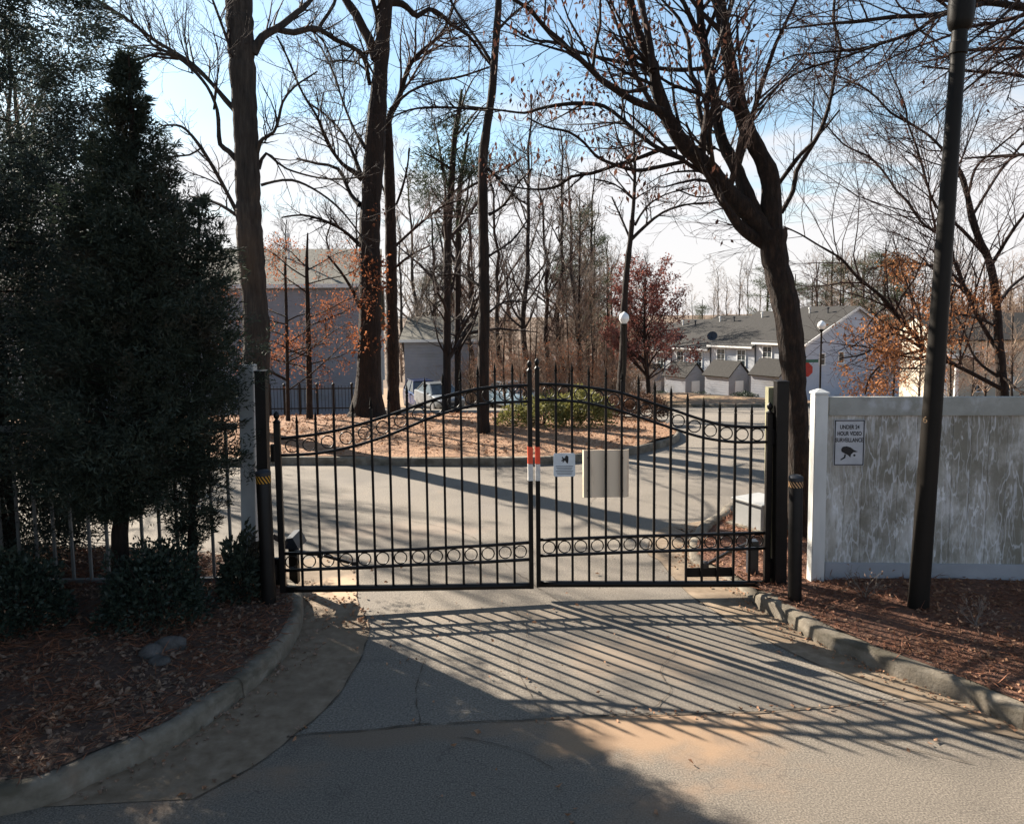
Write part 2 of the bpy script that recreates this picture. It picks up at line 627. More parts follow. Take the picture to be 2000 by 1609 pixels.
M['white_fence'] = mat('pale_vinyl', [(0.3, (.22, .225, .22)), (0.7, (.30, .305, .30))], scale=3, rough=.6, layers=[((.13, .13, .11), 3, .58, .8, (1, 1, .4), .5)], k=1.5)
M['pale_bars'] = mat('dull_vinyl', [(0.3, (.16, .165, .16)), (0.7, (.24, .245, .24))], scale=4, rough=.7, k=.8)
M['bark_brown'] = mat('brown_bark', [(0.3, (.012, .008, .006)), (0.55, (.032, .019, .013)), (0.8, (.075, .043, .027))], scale=11, detail=9, stretch=(1, 1, .22), rough=.95,
                      bump=(16, 1.0, .11, (1, 1, .16)))
M['bark_lit'] = mat('mottled_bark', [(0.3, (.010, .006, .004)), (0.55, (.033, .018, .011)), (0.8, (.10, .058, .034))], scale=18, detail=9, stretch=(1, 1, .4), rough=.95,
                    bump=(26, 1.0, .06, (1, 1, .25)), layers=[((.11, .09, .06), 2.0, .58, .75, (1, 1, .7), .5)])
M['bark_grey'] = mat('grey_bark', [(0.3, (.022, .018, .015)), (0.55, (.06, .049, .040)), (0.8, (.12, .10, .082))], scale=12, detail=9, stretch=(1, 1, .16), rough=.95,
                     bump=(20, 1.0, .09, (1, 1, .12)), layers=[((.16, .10, .06), .8, .5, .75, (1, 1, .6), .5)])
M['twig'] = mat('dark_twig', [(0.3, (.018, .011, .009)), (0.7, (.05, .031, .024))], scale=3, rough=.9)
M['twig_red'] = mat('russet_twig', [(0.3, (.035, .016, .011)), (0.7, (.09, .044, .030))], scale=3, rough=.9)
M['twig_grey'] = mat('grey_twig', [(0.3, (.10, .08, .065)), (0.7, (.20, .165, .135))], scale=2, rough=.95, k=1.3)
M['brush'] = mat('brown_brush', [(0.3, (.095, .064, .046)), (0.7, (.23, .165, .12))], scale=1.2, rough=.95, k=1.25)
M['cedar'] = mat('cedar_foliage', [(0.3, (.012, .018, .012)), (0.55, (.027, .037, .024)), (0.8, (.052, .064, .038))], scale=4, detail=8, rough=.75, transl=.18,
                 layers=[((.055, .036, .024), 2.2, .52, .72, (1, 1, 1), .7)], k=1.25)
M['cedar_blue'] = mat('loose_cedar_foliage', [(0.3, (.014, .021, .017)), (0.55, (.031, .042, .034)), (0.8, (.06, .075, .056))], scale=4, detail=8, rough=.75, transl=.2,
                      layers=[((.075, .055, .03), 2.0, .6, .78, (1, 1, 1), .6)], k=1.2)
M['shrub'] = mat('shrub_leaf', [(0.3, (.013, .022, .015)), (0.6, (.030, .046, .031)), (0.85, (.06, .08, .05))], scale=9, rough=.55, transl=.15, k=1.05)
M['shrub_lime'] = mat('lime_shrub_leaf', [(0.3, (.14, .14, .04)), (0.6, (.25, .235, .075)), (0.85, (.36, .32, .12))], scale=6, rough=.7, transl=.3, k=0.75)
M['shrub_rust'] = mat('rusty_hedge_leaf', [(0.3, (.09, .045, .03)), (0.6, (.16, .085, .05)), (0.85, (.24, .15, .08))], scale=4, rough=.8, transl=.2)
M['pine'] = mat('pine_needles', [(0.3, (.030, .048, .022)), (0.6, (.065, .085, .04)), (0.85, (.12, .13, .065))], scale=3, rough=.75, transl=.2, k=1.0)
M['pine_dark'] = mat('dark_pine_needles', [(0.3, (.018, .030, .014)), (0.6, (.04, .055, .026)), (0.85, (.08, .09, .045))], scale=3, rough=.75, transl=.2, k=1.0)
M['orange_leaf'] = mat('dry_orange_leaf', [(0.25, (.20, .065, .03)), (0.5, (.36, .125, .055)), (0.8, (.55, .24, .11))], scale=4, rough=.8, transl=.45, k=0.68)
M['tan_leaf'] = mat('amber_leaf', [(0.25, (.26, .095, .04)), (0.5, (.42, .18, .075)), (0.8, (.60, .31, .14))], scale=3, rough=.8, transl=.45, k=1.0)
M['brown_leaf'] = mat('withered_leaf', [(0.25, (.07, .03, .022)), (0.5, (.14, .062, .042)), (0.8, (.23, .11, .07))], scale=4, rough=.85, transl=.35)
M['maroon_leaf'] = mat('maroon_leaf', [(0.25, (.11, .035, .03)), (0.5, (.20, .07, .055)), (0.8, (.32, .14, .10))], scale=1.5, rough=.85, transl=.35, k=1.1)
M['litter'] = mat('fallen_leaf', [(0.25, (.16, .075, .04)), (0.5, (.34, .18, .10)), (0.8, (.58, .37, .24))], scale=23, rough=.85, transl=.15, k=0.85)
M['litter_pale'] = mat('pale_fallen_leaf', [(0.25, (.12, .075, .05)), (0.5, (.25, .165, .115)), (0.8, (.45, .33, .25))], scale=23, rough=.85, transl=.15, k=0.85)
M['straw'] = mat('straw_strand', [(0.25, (.10, .035, .02)), (0.5, (.23, .092, .048)), (0.8, (.40, .185, .10))], scale=17, rough=.85, k=0.85)
M['siding'] = add_lines(mat('grey_siding', [(0.3, (.16, .17, .195)), (0.7, (.195, .205, .23))], scale=1.2, rough=.6, layers=[((.135, .135, .13), .35, .48, .72, (1, 1, 2), .7), ((.21, .20, .185), 2.0, .55, .8, (1, 1, .4), .4)], k=1.35), 'Z', 1.45, .03)
M['siding_pale'] = add_lines(mat('pale_siding', [(0.3, (.44, .455, .48)), (0.7, (.52, .535, .56))], scale=1.0, rough=.6, k=0.85), 'Z', 1.3, .02)
M['siding_blue'] = add_lines(mat('blue_grey_siding', [(0.3, (.34, .385, .46)), (0.7, (.40, .44, .52))], scale=1.0, rough=.6, k=1.05), 'Z', 1.3, .02)
M['siding_cream'] = add_lines(mat('cream_siding', [(0.3, (.50, .44, .34)), (0.7, (.58, .52, .42))], scale=1.0, rough=.6, k=0.9), 'Z', 1.3, .02)
M['shingle'] = mat('grey_shingles', [(0.3, (.05, .045, .04)), (0.55, (.08, .073, .065)), (0.8, (.12, .11, .098))], scale=5, detail=9, rough=.95, bump=(9, .8, .04, (1, 1, 3)), k=0.27)
M['shingle_olive'] = mat('olive_shingles', [(0.3, (.105, .10, .08)), (0.55, (.15, .14, .115)), (0.8, (.205, .19, .16))], scale=5, detail=9, rough=.95, bump=(9, .8, .04, (1, 1, 3)), k=0.85)
M['trim'] = flat('white_trim', (.62, .62, .60), rough=.5, var=.06, k=1.1)
M['door_white'] = flat('white_door', (.55, .55, .55), rough=.5, var=.05, k=1.2)
M['glass'] = flat('window_glass', (.03, .045, .05), rough=.08, spec=.8)
M['car_glass'] = flat('car_glass', (.05, .07, .08), rough=.05, spec=.9)
M['car_blue'] = flat('blue_car_paint', (.012, .03, .12), rough=.25, coat=.6, var=.05)
M['car_silver'] = flat('silver_car_paint', (.20, .215, .225), rough=.28, coat=.6, var=.05)
M['car_sky'] = flat('pale_blue_car_paint', (.22, .32, .40), rough=.28, coat=.6, var=.05)
M['tyre'] = flat('tyre_rubber', (.02, .02, .02), rough=.9)
M['rim'] = flat('wheel_rim', (.35, .35, .36), rough=.35, metal=.8)
M['lamp_white'] = flat('lamp_acrylic', (.80, .80, .78), rough=.25, var=.03, k=1.0)
M['headlight'] = flat('headlight_lens', (.7, .72, .74), rough=.15, var=.03)
M['stop_red'] = flat('stop_sign_red', (.45, .03, .02), rough=.4)
M['sign_green'] = flat('street_sign_green', (.02, .12, .08), rough=.4)
M['cabinet'] = mat('cabinet_enamel', [(0.3, (.50, .50, .48)), (0.7, (.60, .60, .58))], scale=4, rough=.5, layers=[((.35, .30, .24), 3, .6, .8, (1, 1, .5), .5)], k=0.55)
M['stone'] = mat('bed_stone', [(0.3, (.06, .056, .052)), (0.7, (.17, .155, .145))], scale=9, rough=.9, bump=(14, .8, .03))
M['rope'] = flat('red_rope', (.40, .07, .06), rough=.8)

# ------------------------------------------------------------------ the ground, roads, beds and kerbs


def smooth_path(pts, step=0.15):
    P2 = [np.array(p, float) for p in pts]
    P2 = [2 * P2[0] - P2[1]] + P2 + [2 * P2[-1] - P2[-2]]
    out = []
    for i in range(1, len(P2) - 2):
        a, b, c, d = P2[i - 1:i + 3]
        n = max(2, int(np.linalg.norm(c - b) / step))
        for k in range(n):
            t = k / n
            out.append(.5 * ((2 * b) + (c - a) * t + (2 * a - 5 * b + 4 * c - d) * t * t + (3 * b - 3 * c + d - a) * t ** 3))
    out.append(P2[-2])
    return [tuple(p) for p in out]


def sheet(name, poly, off, m, gx=None, gy=None, amp=0.0, nscale=1.0, mound=None):
    """flat sheet over polygon (XY), following the terrain, raised by off"""
    bm = bmesh.new()
    vs = [bm.verts.new((p[0], p[1], 0)) for p in poly]
    f = bm.faces.new(vs)
    bmesh.ops.triangulate(bm, faces=[f])
    xs = [p[0] for p in poly]
    ys = [p[1] for p in poly]
    cuts = [k[0] for k in KN if min(ys) < k[0] < max(ys)]
    if gy:
        cuts += list(np.arange(min(ys) + gy, max(ys), gy))
    for y in cuts:
        bmesh.ops.bisect_plane(bm, geom=bm.verts[:] + bm.edges[:] + bm.faces[:], plane_co=(0, y, 0), plane_no=(0, 1, 0), dist=1e-4)
    if gx:
        for x in np.arange(min(xs) + gx, max(xs), gx):
            bmesh.ops.bisect_plane(bm, geom=bm.verts[:] + bm.edges[:] + bm.faces[:], plane_co=(x, 0, 0), plane_no=(1, 0, 0), dist=1e-4)
    for v in bm.verts:
        z = H(v.co.y) + off
        if amp:
            q = Vector((v.co.x * nscale, v.co.y * nscale, 0))
            z += amp * (mnoise.noise(q) + .5 * mnoise.noise(q * 2.7))
        if mound:
            z += mound(v.co.x, v.co.y)
        v.co.z = z
    bmesh.ops.recalc_face_normals(bm, faces=bm.faces[:])
    if bm.faces and sum(f.normal.z for f in bm.faces) < 0:
        bmesh.ops.reverse_faces(bm, faces=bm.faces[:])
    me = bpy.data.meshes.new(name)
    bm.to_mesh(me)
    bm.free()
    me.materials.append(m)
    if amp or mound:
        me.polygons.foreach_set('use_smooth', np.ones(len(me.polygons), dtype=bool))
    return me


def kerb(name, path, m, wid=.15, ht=.15, closed=False, hfun=None):
    """concrete kerb swept along path; the bed lies to the left of travel"""
    prof = [(0.0, -.08), (0.012, ht - .035), (.04, ht - .004), (.06, ht), (wid, ht + .002), (wid + .005, -.08)]
    V, Fc = [], []
    n = len(path)
    for i, p in enumerate(path):
        a, b = np.array(path[max(i - 1, 0)]), np.array(path[min(i + 1, n - 1)])
        t = (b - a) / (np.linalg.norm(b - a) + 1e-9)
        nl = np.array((-t[1], t[0]))
        k = hfun(p) if hfun else 1.0
        wob = .006 * mnoise.noise(Vector((p[0] * 1.3, p[1] * 1.3, 5)))
        for (o, z) in prof:
            q = np.array(p) + nl * (o + wob)
            zz = z * k if z > 0 else z
            V.append((q[0], q[1], H(p[1]) + zz + wob))
    m_ = len(prof)
    for i in range(n - 1):
        for k in range(m_ - 1):
            a = i * m_ + k
            Fc.append((a, a + m_, a + m_ + 1, a + 1))
    me = mesh_np(name, V, Fc, m)
    return structure(name, me)


def xy(lst, off=.15):
    return [tuple(GT(x, y, off)[:2]) for x, y in lst]


# terrain
gx_ = np.concatenate([np.arange(-900, -100, 100.), np.arange(-100, 100, 10.), np.arange(100, 901, 100.)])
gy_ = np.array(sorted(set([-60, -20, 0, 8] + [k[0] for k in KN[1:-1]] + [12, 22, 30, 42, 60, 85, 125, 200, 300, 600, 1000, 2000])), float)
V = []
for y in gy_:
    for x in gx_:
        far = max(0, y - 150) / 150
        V.append((x, y, H(y) - .03 + (min(far, 1) * 3.0 * mnoise.noise(Vector((x * .004, y * .004, 0))) if y > 150 else 0)))
nx = len(gx_)
Fc = [(j * nx + i, j * nx + i + 1, (j + 1) * nx + i + 1, (j + 1) * nx + i) for j in range(len(gy_) - 1) for i in range(nx - 1)]
structure('ground', mesh_np('ground', V, Fc, M['ground']))

# kerb lines (surveyed from the photograph)
L_px = [(-60, 1560), (180, 1487), (350, 1412), (450, 1345), (540, 1272), (582, 1215), (594, 1172), (586, 1140)]
left_line = smooth_path([(-6.5, 3.2)] + xy(L_px) + [(-2.55, 8.15), (-3.2, 8.75), (-4.6, 9.15), (-8, 9.4), (-16, 9.5), (-45, 9.6)])
R_px = [(1500, 965), (1400, 998), (1352, 1035), (1347, 1080)]
right_line = smooth_path([(46, 17.5), (20, 16.0), (10, 14.2)] + xy(R_px, .10) + [(2.22, 8.5), (2.36, 7.9)] +
                         xy([(1484, 1163), (1530, 1183), (1590, 1222), (1750, 1288), (1900, 1340), (2000, 1386)]) + [(4.4, 4.6), (7, 3.4)])
I_px = [(300, 898), (560, 893), (900, 895), (1060, 893), (1160, 884), (1250, 872), (1305, 858), (1328, 846), (1318, 832), (1280, 817)]
isl_line = smooth_path([(-45, 15.4), (-20, 15.2)] + xy(I_px) + [(3.4, 23.3), (1.5, 25.0), (-3, 26.0), (-12, 26.5), (-45, 27)])

# driveway and internal road: one sheet of asphalt, the street apron nearer the camera
seam_px = [(560, 1440), (732, 1424), (800, 1418), (940, 1410), (1040, 1406), (1200, 1397), (1360, 1394), (1520, 1388), (1640, 1379), (1740, 1369)]
seam = [(-7, 4.4)] + [tuple(GT(x, y, 0)[:2]) for x, y in seam_px] + [(4.2, 5.45), (8, 5.5)]
road_poly = seam + [(8, 9), (46, 14), (46, 30), (20, 33.5), (12, 36), (4.5, 44), (2, 53), (-22, 53), (-45, 40), (-45, 9), (-8, 8.5)]
structure('road', sheet('road', road_poly, 0.0, M['asphalt'], gy=2.0))
street_poly = [(-30, -30), (30, -30), (30, 5.5)] + seam[::-1] + [(-30, 4.4)]
structure('street', sheet('street', street_poly, 0.0, M['street']))


def ribbon(path, w, seedv, zoff, jit=.5):
    V, Fc = [], []
    n = len(path)
    for i, p in enumerate(path):
        a, b = np.array(path[max(i - 1, 0)]), np.array(path[min(i + 1, n - 1)])
        t = (b - a) / (np.linalg.norm(b - a) + 1e-9)
        nl = np.array((-t[1], t[0]))
        c = np.array(p) + nl * (.022 * mnoise.noise(Vector((i * .17, seedv, 0))) + .010 * mnoise.noise(Vector((i * .61, seedv, 7))))
        ww = w * max(.08, 1 + jit * 3.2 * mnoise.noise(Vector((i * .37, seedv, 3))))
        for s in (-.5, .5):
            q = c + nl * ww * s
            V.append((q[0], q[1], H(q[1]) + zoff))
    Fc = [(2 * i, 2 * i + 1, 2 * i + 3, 2 * i + 2) for i in range(n - 1)]
    return V, Fc


def poly_off(line_px, off=0.0):
    return [tuple(GT(x, y, off)[:2]) for x, y in line_px]


# concrete gutters on both sides of the driveway
LG_px = [(380, 1560), (490, 1500), (570, 1440), (650, 1372), (690, 1312), (713, 1262), (721, 1222), (702, 1185), (696, 1150), (694, 1115), (676, 1092), (640, 1080)]
lg = smooth_path(poly_off(LG_px), .12)
li = [p for p in left_line if -2.9 < p[0] and 3.9 < p[1] < 8.6]
lgut = lg + [(p[0] - .05, p[1]) for p in li[::-1]]
structure('gutter', sheet('gutter', lgut, .004, M['concrete'], gy=.5, gx=.5, amp=.003, nscale=2))
RG_px = [(1262, 1076), (1285, 1093), (1332, 1148), (1392, 1192), (1500, 1252), (1650, 1322), (1800, 1378), (2000, 1445)]
rg = smooth_path([(2.9, 10.35), (2.05, 10.2)] + poly_off(RG_px) + [(5.6, 4.1)], .12)
ri = [p for p in right_line if p[0] < 6.2 and p[1] < 10.9]
rgut = rg + [(p[0] + .05, p[1]) for p in ri[::-1]]
structure('gutter', sheet('gutter', rgut, .004, M['concrete'], gy=.5, gx=.5, amp=.003, nscale=2))

# joints and cracks
crs = []
for pth, w, sd in ((smooth_path(seam[1:], .06), .013, 1.0), (smooth_path(rg, .06)[20:], .008, 2.0), (smooth_path(lg, .05), .008, 3.0)):
    crs.append(ribbon(pth, w, sd, .009))
for pts, w, sd in (([(1320, 1270), (1290, 1310), (1310, 1350), (1260, 1395)], .006, 5.), ([(830, 1290), (812, 1350), (822, 1415)], .006, 6.),
                   ([(900, 1440), (1010, 1465), (1080, 1500)], .005, 7.), ([(1640, 1400), (1720, 1450), (1900, 1490)], .005, 8.), ([(1000, 1180), (1030, 1240), (1010, 1300), (1060, 1400)], .004, 9.), ([(1060, 1290), (1160, 1310), (1290, 1312)], .004, 10.),
                   ([(700, 1000), (900, 1040), (1010, 1120), (1100, 1180)], .006, 11.), ([(1200, 930), (1150, 1000), (1260, 1060)], .006, 12.)):
    crs.append(ribbon(smooth_path(poly_off(pts), .04), w, sd, .009, .8))
for pth, wk in ((left_line, .17), (right_line, .17), (isl_line, .16)):
    d_ = 0.0
    for i in range(1, len(pth) - 1):
        a_, b_ = np.array(pth[i - 1]), np.array(pth[i])
        d_ += np.linalg.norm(b_ - a_)
        if d_ > 2.6:
            d_ = 0.0
            t_ = (b_ - a_) / np.linalg.norm(b_ - a_)
            n_ = np.array((-t_[1], t_[0]))
            kk = .15 * (float(np.interp(b_[1], [7.40, 7.56, 9.0, 10.0], [1.0, .15, .15, .62])) if pth is right_line else 1.0)
            V_, F_ = [], []
            for o_, z_ in ((-.004, .0), (.008, kk - .033), (.038, kk), (.06, kk + .004), (wk, kk + .006)):
                for s_ in (-.005, .005):
                    q_ = b_ + n_ * o_ + t_ * s_
                    V_.append((q_[0], q_[1], H(b_[1]) + z_ + .004))
            crs.append((V_, [(2 * j, 2 * j + 1, 2 * j + 3, 2 * j + 2) for j in range(4)]))
structure('pavement_joints', mesh_np('pavement_joints', *cat_meshes(crs), M['crack']))

# planting beds
left_bed = [p for p in left_line if p[0] > -30] + [(-30, 9.5), (-30, 1.5), (-9, 1.8)]


def inset(path, d):
    out = []
    n = len(path)
    for i, p in enumerate(path):
        a, b = np.array(path[max(i - 1, 0)]), np.array(path[min(i + 1, n - 1)])
        t = (b - a) / (np.linalg.norm(b - a) + 1e-9)
        out.append((p[0] - t[1] * d, p[1] + t[0] * d))
    return out


def thin(path, k=3):
    return path[::k] + [path[-1]]


lb = thin(inset([p for p in left_line if p[0] > -20], .10)) + [(-20, 3.2)]
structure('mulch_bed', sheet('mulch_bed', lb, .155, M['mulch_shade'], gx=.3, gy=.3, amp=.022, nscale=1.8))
rb_line = [p for p in right_line if p[0] < 30]
rb = thin(inset(rb_line, .10)) + [(30, 3.0)]


def ramp_r(x, y):
    t = min(1, max(0, (y - 7.5) / .6)) * min(1, max(0, (3.6 - x) / .8)) if y < 9 else 1.0
    return -.10 * t


structure('mulch_bed', sheet('mulch_bed', rb, .155, M['mulch'], gx=.35, gy=.35, amp=.02, nscale=1.8, mound=ramp_r))


def isl_mound(x, y):
    d = min(max(0, y - 15.6), max(0, 25.5 - y), max(0, (4.2 - x) * .7))
    return .22 * min(1, d / 3.5)


ib = thin(inset([p for p in isl_line if p[0] > -26], .10), 4)
structure('island_bed', sheet('island_bed', ib, .15, M['island'], gx=.8, gy=.8, amp=.035, nscale=1.0, mound=isl_mound))


def rk(p):
    return float(np.interp(p[1], [7.40, 7.56, 9.0, 10.0], [1.0, .15, .15, .62]))


kerb('kerb', left_line, M['curb'], wid=.17)
kerb('kerb', right_line, M['curb'], wid=.17, hfun=rk)
kerb('kerb', thin(isl_line, 2), M['curb'], wid=.16)

# far bank of dry lawn beyond the road, with its kerb
far_line = smooth_path([(46, 30.2), (20, 33.7), (12.2, 36.0), (8.2, 39.5), (5.4, 44.5), (2.6, 54), (-2, 62)], .8)
fl = inset(far_line, -.1)
lawn_poly = thin(inset(far_line[::-1], .1), 2) + [(60, 26), (60, 120), (-30, 120), (-30, 62)]


def bank(x, y):
    d = max(0, y - 36 - max(0, 12 - x) * 1.1)
    return .62 * min(1, d / 6) * float(np.clip((17 - x) / 7, 0, 1)) * float(np.clip((57 - y) / 8, 0, 1))


structure('lawn', sheet('lawn', lawn_poly, .14, M['lawn'], gx=4, gy=3, amp=.06, nscale=.3, mound=bank))
kerb('kerb', far_line[::-1], M['curb'], wid=.16)

# ------------------------------------------------------------------ the gate


def YL(x):
    return 7.40 + (x - 545) / (1037 - 545) * .23


def YR(x):
    return 7.70


def lerp_px(tab, x):
    xs, ys = zip(*tab)
    return float(np.interp(x, xs, ys))


def catmull_tab(tab, xs):
    """smooth interpolation of y over x"""
    X = np.array([t[0] for t in tab], float)
    Y = np.array([t[1] for t in tab], float)
    d = np.gradient(Y, X)
    out = []
    for x in xs:
        i = int(np.clip(np.searchsorted(X, x) - 1, 0, len(X) - 2))
        h = X[i + 1] - X[i]
        t = (x - X[i]) / h
        out.append((2 * t ** 3 - 3 * t ** 2 + 1) * Y[i] + (t ** 3 - 2 * t ** 2 + t) * h * d[i] + (-2 * t ** 3 + 3 * t ** 2) * Y[i + 1] + (t ** 3 - t ** 2) * h * d[i + 1])
    return out


LT_TOP = [(551, 856), (584, 852.5), (618, 848), (655, 841), (691, 832), (727, 821.5), (762, 810), (797, 798), (830, 786.5), (864, 775.5), (897, 767), (931, 760), (967, 755.5), (1000, 753.5), (1034, 752.5)]
LT_LOW = [(551, 889), (584, 888), (620, 885), (657, 878.5), (691, 871), (727, 860.5), (762, 848.5), (797, 834), (830, 820), (864, 808), (897, 798.5), (931, 791), (967, 786.5), (1000, 785), (1034, 784)]
LB_TOP = [(551, 1081), (798, 1073), (950, 1065), (1034, 1059)]
LB_LOW = [(551, 1114), (798, 1103), (950, 1097), (1034, 1092)]
L_BOT = [(546, 1150.5), (800, 1147), (1037, 1143)]
RT_TOP = [(1050, 750), (1087, 751), (1119, 753.5), (1152, 757), (1186, 762), (1219, 769), (1250, 779), (1281, 789.5), (1314, 800), (1345, 811), (1376, 821), (1407, 829), (1438, 832.5), (1469, 834), (1497, 834)]
RT_LOW = [(1050, 781), (1087, 781.5), (1119, 783.5), (1152, 788), (1183, 795), (1216, 804), (1247, 814), (1279, 825), (1311, 835.5), (1343, 846), (1374, 854.5), (1405, 860), (1437, 863), (1468, 863.5), (1497, 863)]
RB_TOP = [(1053, 1054), (1250, 1046.5), (1497, 1040)]
RB_LOW = [(1053, 1085), (1250, 1077), (1497, 1070)]
R_BOT = [(1050, 1140), (1250, 1140), (1497, 1139.5)]
L_PK = [586, 622, 658, 694.5, 730, 765, 800, 835, 869.5, 903.5, 937, 970, 1003.5]
R_PK = [1087, 1118, 1150.5, 1183, 1214.5, 1246, 1277, 1309, 1340.5, 1372, 1403, 1434, 1465]

M_ = M['black']
# one shared picket spear and one shared ring
mb = MB()
mb.lathe([(.013, 0), (.017, .006), (.010, .016), (.016, .035), (.011, .07), (0, .125)], seg=6)
M['black_matte'] = flat('matte_black', (.010, .009, .008), rough=.75, spec=.06)
SPEAR = mb.done('spear', M['black_matte'])


def ring_mesh(R, r):
    n, k = 22, 6
    V, Fc = [], []
    for i in range(n):
        a = 2 * math.pi * i / n
        for j in range(k):
            b = 2 * math.pi * j / k
            q = R + r * math.cos(b)
            V.append((q * math.cos(a), r * 1.35 * math.sin(b), q * math.sin(a)))
    for i in range(n):
        for j in range(k):
            Fc.append((i * k + j, ((i + 1) % n) * k + j, ((i + 1) % n) * k + (j + 1) % k, i * k + (j + 1) % k))
    return mesh_np('ring', V, Fc, M_, smooth=True)


RING = ring_mesh(.0615, .0065)


def gate_leaf(label, Yf, tabs, pickets, x_h, x_c, y_h_top, y_c_top):
    top, low, btop, blow, bot = tabs
    a, b = P(min(x_h, x_c), 1000, Yf(min(x_h, x_c))), P(max(x_h, x_c), 1000, Yf(max(x_h, x_c)))
    dx = Vector((b.x - a.x, b.y - a.y, 0)).normalized()
    nrm = Vector((dx.y, -dx.x, 0))                      # towards the camera
    rotz = math.atan2(dx.y, dx.x)
    base = P(x_h, lerp_px(bot, x_h), Yf(x_h))
    root = thing('gate_leaf', label, 'gate', (base.x, base.y, base.z))

    def Q(x, y):
        return P(x, y, Yf(x))

    def zat(x, y):
        return P(x, y, Yf(x)).z

    lo, hi = min(x_h, x_c), max(x_h, x_c)
    xs = np.linspace(lo + 2, hi - 2, 60)
    for nm, tab, hw in (('top_rail', top, .0135), ('arch_rail', low, .0125)):
        ys = catmull_tab(tab, xs)
        me = mesh_np(nm, *sweep_rect([Q(x, y) for x, y in zip(xs, ys)], hw, .017, nrm), M_)
        part(nm, me, root)
    for nm, tab, hw in (('band_rail', btop, .0125), ('band_rail', blow, .0125), ('bottom_rail', bot, .027)):
        x2 = np.linspace(lo + 2, hi - 2, 12)
        me = mesh_np(nm, *sweep_rect([Q(x, lerp_px(tab, x)) for x in x2], hw, .0165 if hw < .02 else .024, nrm), M_)
        part(nm, me, root)
    # stiles with finials
    for nm, x, yt in (('hinge_stile', x_h, y_h_top), ('meeting_stile', x_c, y_c_top)):
        c = Q(x, 1000)
        z0, z1 = zat(x, lerp_px(bot, x)) - .03, zat(x, yt)
        w = .058 if nm == 'hinge_stile' else .046
        mb = MB()
        mb.box((c.x, c.y, (z0 + z1) / 2), (w, w, z1 - z0), Matrix.Rotation(rotz, 3, 'Z'), .003)
        st = part(nm, mb.done(nm, M_), root)
        mb = MB()
        mb.lathe([(w * .62, 0), (w * .66, .012), (w * .40, .024), (w * .24, .038), (w * .46, .055), (w * .52, .075), (w * .40, .098), (w * .12, .112), (0, .122)],
                 (c.x, c.y, z1 + .0005), 14)
        part('finial', mb.done('finial', M_, True), st)
        if nm == 'meeting_stile':
            for tn, ya, yb, mt in (('red_band', 872, 905, 'red_tape'), ('white_band', 905.5, 938, 'white_tape')):
                za, zb = zat(x, yb), zat(x, ya)
                mb = MB()
                mb.box((c.x, c.y, (za + zb) / 2), (w + .004, w + .004, zb - za), Matrix.Rotation(rotz, 3, 'Z'))
                part(tn, mb.done(tn, M[mt]), st)
    # pickets
    rp_ = np.random.default_rng(int(x_h))
    for x in pickets:
        c = Q(x, 1000) + Vector((rp_.normal() * .0012, rp_.normal() * .0015, 0))
        z0 = zat(x, lerp_px(bot, x)) + .02
        z1 = zat(x, catmull_tab(top, [x])[0]) + .115 + rp_.normal() * .004
        mb = MB()
        mb.box((c.x, c.y, (z0 + z1) / 2), (.0235, .0235, z1 - z0), Matrix.Rotation(rotz, 3, 'Z'))
        pk = part('picket', mb.done('picket', M_), root)
        sp = part('spear', SPEAR, pk, mtx=Matrix.Translation((c.x, c.y, z1)))
    # rings in the arch and in the lower band
    edges = [lo + 7] + sorted(pickets) + [hi - 7]
    for x0, x1 in zip(edges, edges[1:]):
        x = (x0 + x1) / 2
        for t1, t2, cm in ((top, low, True), (btop, blow, False)):
            y1 = catmull_tab(t1, [x])[0] if cm else lerp_px(t1, x)
            y2 = catmull_tab(t2, [x])[0] if cm else lerp_px(t2, x)
            q = Q(x, (y1 + y2) / 2)
            part('ring', RING, root, mtx=Matrix.Translation(q) @ Matrix.Rotation(rotz, 4, 'Z'))
    return root, Q, rotz, nrm


gl, QL, rzL, nL = gate_leaf('black iron gate leaf hung on the post beside the dark conifers, free of any signs', YL, (LT_TOP, LT_LOW, LB_TOP, LB_LOW, L_BOT), L_PK, 547.5, 1036.5, 826, 726)
gr, QR, rzR, nR = gate_leaf('black iron gate leaf carrying the tan board and small grey sign', YR, (RT_TOP, RT_LOW, RB_TOP, RB_LOW, R_BOT), R_PK, 1499.5, 1051, 808, 722)


def box_px(mb, x0, y0, x1, y1, Y, depth, fwd=0.0, bev=0.004):
    """upright box whose front spans the pixel rectangle at distance Y; depth runs away from the camera"""
    a, b = P(x0, y1, Y), P(x1, y0, Y)
    c = ((a.x + b.x) / 2, Y + depth / 2 + fwd, (a.z + b.z) / 2)
    mb.box(c, (abs(b.x - a.x), depth, abs(b.z - a.z)), None, bev)
    return Vector(c)


# hinges (parts of the leaves)
for root, spec in ((gl, [(529, 868, 544, 902, 7.40), (531, 1090, 547, 1142, 7.40)]), (gr, [(1500, 838, 1520, 866, 7.70), (1500, 1090, 1521, 1128, 7.70)])):
    for x0, y0, x1, y1, Y in spec:
        mb = MB()
        box_px(mb, x0, y0, x1, y1, Y, .05, -.01)
        a = P((x0 + x1) / 2, (y0 + y1) / 2, Y)
        mb.lathe([(.018, -.075), (.018, .075)], (a.x, a.y - .02, a.z), 10)
        part('hinge', mb.done('hinge', M['black']), root)
# mounting plate low on the sign-carrying leaf
mb = MB()
box_px(mb, 1338, 1108, 1430, 1127, 7.722, .012)
part('lock_plate', mb.done('lock_plate', M['black']), gr)

